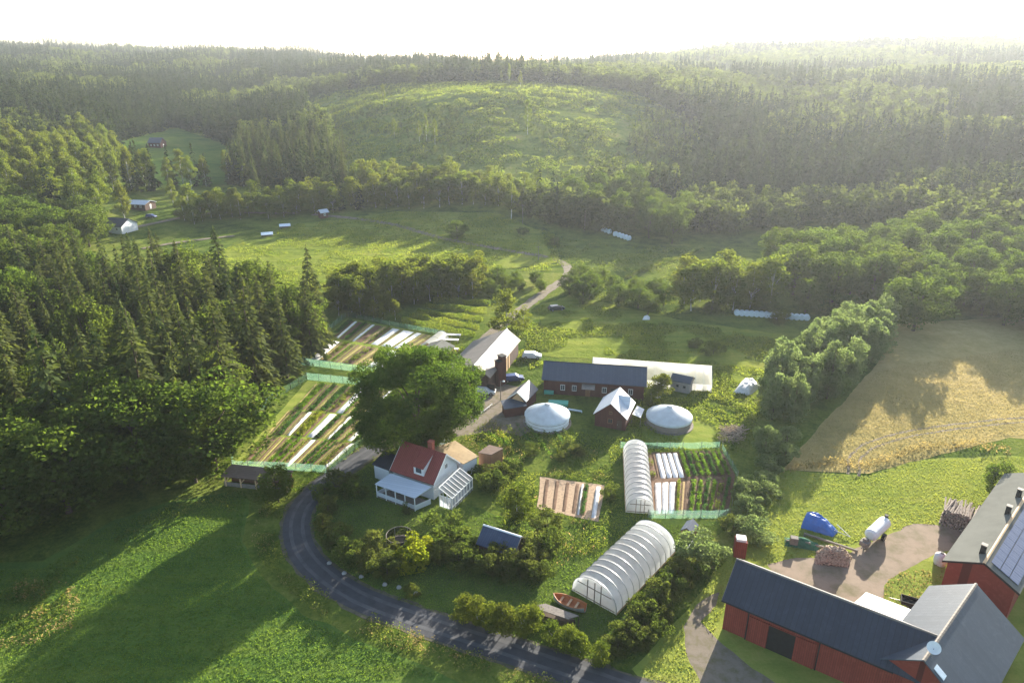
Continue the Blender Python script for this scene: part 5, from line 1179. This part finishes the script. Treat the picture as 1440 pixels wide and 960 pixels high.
mb = MB(); e = P(1195,757); f = P(1172,750); mb.tube(f+Vector((0,0,.6)), e+Vector((0,0,.3)), .05); mb.tube(P(1176,742)+Vector((0,0,.6)), e+Vector((0,0,.3)), .05); mb.build('drawbar', M['metal'], t)
# tank trailer
a, b = P(1222,764), P(1241,746); t = thing('tank_trailer', 'white cylindrical tank on wheels with machinery at its front end by the gravel', 'tank trailer', (a+b)/2); d = (b-a).normalized(); up = Vector((0, 0, 1.45)); sd = Vector((-d.y, d.x, 0))
mb = MB(); mb.tube(a+up, b+up, .85, .85, 20); mb.tube(a+up-d*.3, a+up, .55, .85, 20); mb.tube(b+up, b+up+d*.3, .85, .55, 20); mb.build('tank', M['whitepaint'], t)
mb = MB(); mb.tube(b+up+d*.2+Vector((0,0,.7)), b+up+d*.2+Vector((0,0,1.1)), .25, n=10); mb.build('filler_cap', M['black'], t)
for s in (-1, 1): mb = MB(); c = a.lerp(b, .5)+sd*s*.95+Vector((0, 0, .55)); mb.tube(c-sd*.17, c+sd*.17, .55, n=18); w__ = mb.build('wheel', M['black'], t); mb = MB(); mb.tube(c-sd*.19, c+sd*.19, .25, n=12); mb.build('rim', M['metal'], w__)
mb = MB(); c = a-d*1.6; mb.tube(a+Vector((0,0,.7)), c-d*.9+Vector((0,0,.5)), .09); mb.tube(c+Vector((0,0,.0)), c+Vector((0,0,1.3)), .1); mb.build('drawbar', M['metal'], t)
fr = Frame((c.x, c.y), (d.x, d.y)); mb = MB(fr); mb.box(-.6, .5, -.55, .55, .6, 1.3); mb.box(-.3, .3, -.3, .3, 1.3, 1.65); mb.build('pump', M['oldwood'], t, bevel=.06)
# firewood heap and log pile
def logs(name, label, cat, quad, hgt, ln, rad, n, ang, spread, mat='firewood'):
    q = [P(*p) for p in quad]; t_c = sum(q, Vector())/4; t = thing(name, label, cat, t_c); mb = MB(); 
    for k in range(n):
        u, v = random.random(), random.random(); p = q[0].lerp(q[1], u).lerp(q[3].lerp(q[2], u), v); e = min(1, 3.2*min(u, 1-u)+.25)*min(1, 2.6*min(v, 1-v)+.12)
        z = hgt*e*(random.random()**.35); aa = ang+random.gauss(0, spread); d = Vector((math.cos(aa), math.sin(aa), random.gauss(0, .12*spread+.03)))*ln/2*random.uniform(.8, 1.15)
        mb.tube(p+Vector((0, 0, z))-d, p+Vector((0, 0, z))+d, rad*random.uniform(.7, 1.2), n=5)
    mb.build('logs', M[mat], t)
    mb = MB(); vs = []; N = 8
    for i in range(N+1):
        for j in range(N+1):
            u, v = i/N, j/N; p = q[0].lerp(q[1], u).lerp(q[3].lerp(q[2], u), v); e = min(1, 3.2*min(u, 1-u))*min(1, 2.6*min(v, 1-v)); vs.append((p.x, p.y, hgt*.85*e))
    mb.add(vs, [(i*(N+1)+j, (i+1)*(N+1)+j, (i+1)*(N+1)+j+1, i*(N+1)+j+1) for i in range(N) for j in range(N)]); mb.build('heap_core', M['bark'], t)
    return t
logs('firewood_heap', 'rounded heap of split firewood in the middle of the gravel yard', 'firewood', [(1147,792),(1190,797),(1196,783),(1150,776)], 1.9, .5, .11, 1000, 0, 3)
f0, f1 = P(1320,736), P(1374,756); sd_ = (f1-f0).normalized(); bk_ = Vector((-sd_.y, sd_.x, 0)); t = thing('log_pile', 'high stack of long grey logs beside the solar roofed barn wing', 'log pile', (f0+f1)/2+bk_*2)
mb = MB(); wl = (f1-f0).length; z = .15; lay = 0
while z < 2.7:
    x = .1+(.08 if lay % 2 else 0)+max(0, z-1.6)*.25
    while x < wl-.1:
        r_ = random.uniform(.11, .17); st = random.uniform(-.25, .25); tl = random.gauss(0, .03)+(.18*random.random() if z > 2.3 else 0)
        a = f0+sd_*x+bk_*st+Vector((0, 0, z+random.gauss(0, .04))); b = a+bk_*random.uniform(3.2, 4.4)+sd_*random.gauss(0, .25)*(1.6 if z > 2.2 else 1)+Vector((0, 0, tl)); mb.tube(a, b, r_, r_*.8, 6); x += r_*2.1
    z += .26; lay += 1
mb.build('logs', plain('grey_logs', (.30,.25,.21), .9, 0, .5, 3.0, .02, .1, (.12,.10,.085)), t)
mb = MB()
for x in (.6, wl*.5, wl-.6): mb.tube(f0+sd_*x+Vector((0,0,-.1))-bk_*.1, f0+sd_*x+bk_*4.2+Vector((0,0,.04)), .1, n=6)
mb.build('bearers', M['bark'], t)
logs('brush_pile', 'pale heap of brushwood and sticks below the right yurt', 'brush pile', [(1012,622),(1040,622),(1048,602),(1016,600)], 1.0, 2.0, .05, 260, 0, 3, 'firewood')
for (p0, p1, lab) in [((1105,762),(1158,771),'long dark timber beam under the green netted load'), ((1130,752),(1206,777),'long dark timber beam reaching from the green load past the firewood')]:
    a, b = P(*p0), P(*p1); mb = MB(Frame(((a+b)/2)[:2], (b-a)[:2])); l = (b-a).length/2; mb.box(-l, l, -.12, .12, .15, .42); mb.box(-l, -l+.3, -.3, .3, 0, .149); mb.box(l-.3, l, -.3, .3, 0, .149); tag(mb.build('timber_beam', M['oldwood'], bevel=.02), lab, 'beam')
g = P(1127,765); t = thing('netted_load', 'green netting and crates heaped by the blue tarpaulin', 'netting', g); mb = MB(Frame((g.x, g.y), (1, -.3)))
N = 9; vs = [(-2.2+4.4*i/N, -1+2*j/N, max(.02, 1.1*math.sin(math.pi*i/N)*math.sin(math.pi*j/N)*(1+.5*mnoise.noise(Vector((i, j, 3)))))) for i in range(N+1) for j in range(N+1)]
mb.add(vs, [(i*(N+1)+j, (i+1)*(N+1)+j, (i+1)*(N+1)+j+1, i*(N+1)+j+1) for i in range(N) for j in range(N)]); mb.build('net', M['greennet'], t)
mb = MB(Frame((g.x, g.y), (1, -.3))); mb.box(-1.6, -.6, -.9, -.1, .3, 1.3); mb.box(.3, 1.0, -.5, .3, .2, .8); mb.build('crates', M['oldwood'], t, bevel=.03)
g = P(1321,792); t = thing('water_tank', 'round white plastic tank at the corner of the high barn wing', 'tank', g); mb = MB(Frame((g.x, g.y))); mb.lathe([(.7, 0), (.8, .6), (.75, 1.3), (.35, 1.65), (.001, 1.7)], 18); mb.build('body', M['fleece'], t, True); mb = MB(Frame((g.x, g.y))); mb.lathe([(.22, 1.64), (.22, 1.76), (.001, 1.78)], 12); mb.build('lid', M['black'], t)
g = P(1281,853); t = thing('trailer', 'small dark trailer parked at the end of the pale lean to roof', 'trailer', g); fr = Frame((g.x, g.y), (1, -.5)); mb = MB(fr); mb.box(-1.2, 1.2, -.7, -.64, .5, 1.0); mb.box(-1.2, 1.2, .64, .7, .5, 1.0); mb.box(-1.2, -1.14, -.64, .64, .5, 1.0); mb.box(1.14, 1.2, -.64, .64, .5, 1.0); mb.box(-1.14, 1.14, -.64, .64, .5, .56); mb.build('box', M['blackdoor'], t)
for y in (-.78, .78): mb = MB(fr); mb.tube((0, y-.08, .32), (0, y+.08, .32), .32, n=14); mb.build('wheel', M['black'], t)
mb = MB(fr); mb.tube((-1.2, 0, .5), (-2.4, 0, .45), .05); mb.build('drawbar', M['metal'], t)
g = P(1300,820); 
# lamp posts
def lamp(px, hgt, label, arm=.6):
    g = P(*px); t = thing('lamp_post', label, 'lamp post', g); mb = MB(); mb.tube(g+Vector((0, 0, -.2)), g+Vector((0, 0, hgt)), .09, .06, 8); mb.build('pole', M['oldwood'], t)
    mb = MB(); mb.tube(g+Vector((0, 0, hgt-.1)), g+Vector((arm, -.2, hgt+.1)), .035); mb.build('arm', M['metal'], t); mb = MB(Frame((g.x+arm, g.y-.2), z=hgt)); mb.lathe([(.02, .25), (.2, .15), (.26, -.02), (.001, -.05)], 12); mb.build('lamp_head', M['whitepaint'], t)
lamp((704,563), 4.2, 'wooden pole with a lamp in the yard before the black tower'); lamp((1094,912), 2.2, 'small white yard lamp in front of the black barn opening', .3)
def pole(px, h, label):
    g = G(*px); t = thing('utility_pole', label, 'utility pole', g); mb = MB(); mb.tube(g+Vector((0, 0, -.3)), g+Vector((0, 0, h)), .14, .09, 8); mb.build('pole', M['oldwood'], t); mb = MB(); mb.tube(g+Vector((-.9, 0, h-.4)), g+Vector((.9, 0, h-.4)), .06); mb.build('crossarm', M['oldwood'], t)
pole((822,325), 9, 'tall thin utility pole in front of the hazy wood'); pole((757,366), 5, 'short utility pole where the upper tracks meet'); pole((735,315), 8, 'utility pole near the tall full birch')
# netted ring on the lawn
g = P(560,783); c = Vector((g.x, g.y+1.75, 0)); t = thing('trampoline', 'round trampoline with a dark safety net on the shaded house lawn', 'trampoline', c); fr = Frame((c.x, c.y))
NT, nt_, out_ = nmat('dark_net'); d_ = nt_.nodes.new('ShaderNodeBsdfDiffuse'); d_.inputs[0].default_value = (.03, .025, .022, 1); tr_ = nt_.nodes.new('ShaderNodeBsdfTransparent'); mx_ = nt_.nodes.new('ShaderNodeMixShader'); mx_.inputs[0].default_value = .3
nt_.links.new(d_.outputs[0], mx_.inputs[1]); nt_.links.new(tr_.outputs[0], mx_.inputs[2]); nt_.links.new(mx_.outputs[0], out_.inputs[0])
mb = MB(fr); mb.lathe([(1.75, .8), (1.75, 2.3)], 28); mb.build('net', NT, t)
mb = MB(fr); mb.lathe([(1.8, .78), (1.9, .84), (1.6, .88), (1.55, .82)], 28); mb.build('pad', M['oldwood'], t); mb = MB(fr); mb.lathe([(1.58, .82), (.001, .78)], 28); mb.build('mat', M['black'], t)
mb = MB(fr); mb.path([(1.75*math.cos(a), 1.75*math.sin(a), 2.3) for a in np.linspace(0, 6.2832, 25)], .04); mb.build('top_ring', M['oldwood'], t)
for k in range(6): a = k*math.pi/3; mb = MB(fr); mb.tube((1.78*math.cos(a), 1.78*math.sin(a), 0), (1.76*math.cos(a), 1.76*math.sin(a), 2.32), .045); mb.build('leg', M['metal'], t)
# green covered tables
for px, l, w__, lab in [((772,554), 1.9, 1.3, 'small pale green covered table in front of the dark barn'), ((785,570), 3.8, 1.6, 'longer green covered table nearer to the left yurt')]:
    g = P(*px); t = thing('covered_table', lab, 'table', g); fr = Frame((g.x, g.y), (1, -.12)); mb = MB(fr); mb.box(-l/2, l/2, -w__/2, w__/2, .72, .8); mb.box(-l/2, l/2, -w__/2-.03, -w__/2-.002, .3, .79); mb.build('cover', M['greentarp'], t)
    for x in (-l/2+.15, l/2-.15):
        for y in (-w__/2+.12, w__/2-.12): mb = MB(fr); mb.box(x-.04, x+.04, y-.04, y+.04, -.05, .72); mb.build('leg', M['oldwood'], t)
a, b = P(799,577), P(818,580); mb = MB(); mb.tube(a+Vector((0,0,.3)), b+Vector((0,0,.3)), .18, n=8); mb.tube(a+Vector((0,0,-.05)), a+Vector((0,0,.3)), .1); mb.tube(b+Vector((0,0,-.05)), b+Vector((0,0,.3)), .1); tag(mb.build('water_pipe', M['bluewhite']), 'pale pipe lying on short supports right of the green covered tables', 'pipe')
# white heap
def heap(label, quad, h, mat, name='covered_heap', cat='heap'):
    q = [P(*p) for p in quad]; t = thing(name, label, cat, sum(q, Vector())/4); N = 9; vs = []
    for i in range(N+1):
        for j in range(N+1):
            u, v = i/N, j/N; p = q[0].lerp(q[1], u).lerp(q[3].lerp(q[2], u), v); e = (math.sin(math.pi*u)*math.sin(math.pi*v))**.5 if 0 < i < N and 0 < j < N else 0
            vs.append((p.x, p.y, h*e*(1+.5*mnoise.noise(Vector((u*4, v*4, h))))))
    mb = MB(); mb.add(vs, [(i*(N+1)+j, (i+1)*(N+1)+j, (i+1)*(N+1)+j+1, i*(N+1)+j+1) for i in range(N) for j in range(N)]); mb.build('sheet', mat, t); return t
heap('crumpled white sheet over a heap at the foot of the tall hedge', [(1030,552),(1055,556),(1070,543),(1048,532)], 1.7, M['fleece'])
heap('small white cloth on the grass beside the dark barn end', [(918,558),(926,560),(926,552),(920,548)], .5, M['fleece'])
heap('little white sheet in the rough pasture near the pole', [(903,450),(914,450),(914,446),(905,446)], .8, M['fleece'])
# little things at the top of the upper garden
a, b = P(600,491), P(622,474); t = thing('small_tunnel', 'small white half round tunnel at the top corner of the upper garden', 'polytunnel', (a+b)/2); fr = Frame(((a+b)/2)[:2], (b-a)[:2]); l = (b-a).length/2; K = 10; r0 = 1.7
mb = MB(fr); mb.add([(x, r0*math.cos(math.pi*k/K), 1.6*math.sin(math.pi*k/K)) for x in (-l, -l*.5, 0, l*.5, l) for k in range(K+1)], [(i*(K+1)+k, (i+1)*(K+1)+k, (i+1)*(K+1)+k+1, i*(K+1)+k+1) for i in range(4) for k in range(K)]); mb.build('cover', M['film'], t, True)
mb = MB(fr); [mb.path([(x, (r0+.02)*math.cos(math.pi*k/K), 1.62*math.sin(math.pi*k/K)) for k in range(K+1)], .03, 5) for x in (-l, 0, l)]; mb.build('hoops', M['metal'], t)
root, h = solve_house('tool_shed', 'small grey roofed shed beside the small white tunnel', 'shed', (610,488), (622,477), (630,496), 1.9, .4, M['wood'], M['roofgrey'], ov=.15); h.door('left', 0, .9, 1.7, M['newwood'])
for i, (p0, p1) in enumerate([((622,474),(648,475)), ((622,481),(645,482)), ((632,494),(645,495))]):
    a, b = P(*p0), P(*p1); t = thing('seedling_table', f'long white seedling table, {ORD[i]} from the terraced rows', 'table', (a+b)/2, 'seedling tables'); fr = Frame(((a+b)/2)[:2], (b-a)[:2]); l = (b-a).length/2
    mb = MB(fr); mb.box(-l, l, -.5, .5, .75, .85); mb.build('top', M['fleece'], t); mb = MB(fr); [mb.box(x-.04, x+.04, y-.04, y+.04, -.05, .75) for x in (-l+.2, 0, l-.2) for y in (-.4, .4)]; mb.build('legs', M['oldwood'], t)
g = P(968,742); root, h = solve_house('tiny_shed', 'tiny dark pitched hut at the near fence of the crop rows', 'shed', (966,742), (975,729), (978,745), 1.3, .8, M['wood'], M['roofshed'], ov=.1); h.door('left', 0, .6, 1.1, M['oldwood'])
for i, px in enumerate([(484,806),(508,811),(541,822),(561,826),(585,835),(463,792)]):
    g = P(*px); mb = MB(Frame((g.x, g.y))); mb.lathe([(.34, -.1), (.3, .17), (.17, .28), (.001, .3)], 9, wob=.12); tag(mb.build('edge_stone', M['stone']), f'grey boulder on the verge inside the road bend, {ORD[i]} from the left' if i < 5 else 'leftmost grey boulder on the verge inside the road bend', 'boulder', 'boulders by the road bend')
a, b = P(668,590), P(692,570); mb = MB(); mb.tube(a+Vector((0,0,.35)), b+Vector((0,0,.35)), .06); [mb.tube(a.lerp(b, k/6)+Vector((0,0,-.1)), a.lerp(b, k/6)+Vector((0,0,.45)), .06) for k in range(7)]; tag(mb.build('rail_fence', M['whitepaint']), 'low pale rail along the track below the yard', 'fence')
a, b, c = P(955,770), P(951,812), P(1000,760); mb = MB(); p0, p1 = P(930,832), P(975,765); mb.tube(p0+Vector((0,0,1)), p1+Vector((0,0,1)), .03); [mb.tube(p0.lerp(p1, k/6)+Vector((0,0,-.1)), p0.lerp(p1, k/6)+Vector((0,0,1.05)), .04) for k in range(7)]; tag(mb.build('wire_fence', M['whitepaint']), 'thin white wire fence along the right side of the big polytunnel', 'fence')

# ---------------------------------------------------------------- air
hz = MB(); hz.box(-3650, 3650, -750, 4250, -3, 150); hb = hz.build('haze', None); tag(hb, 'thin sunlit haze over the valley', 'haze', kind='stuff')
m, nt, out = nmat('haze'); pv = nt.nodes.new('ShaderNodeVolumePrincipled'); pv.inputs['Color'].default_value = (.86, .92, 1, 1)
pv.inputs['Density'].default_value = 0.00012; pv.inputs['Anisotropy'].default_value = .44; nt.links.new(pv.outputs[0], out.inputs['Volume'])
hb.data.materials.append(m)
print("OBJ",len(bpy.data.objects))
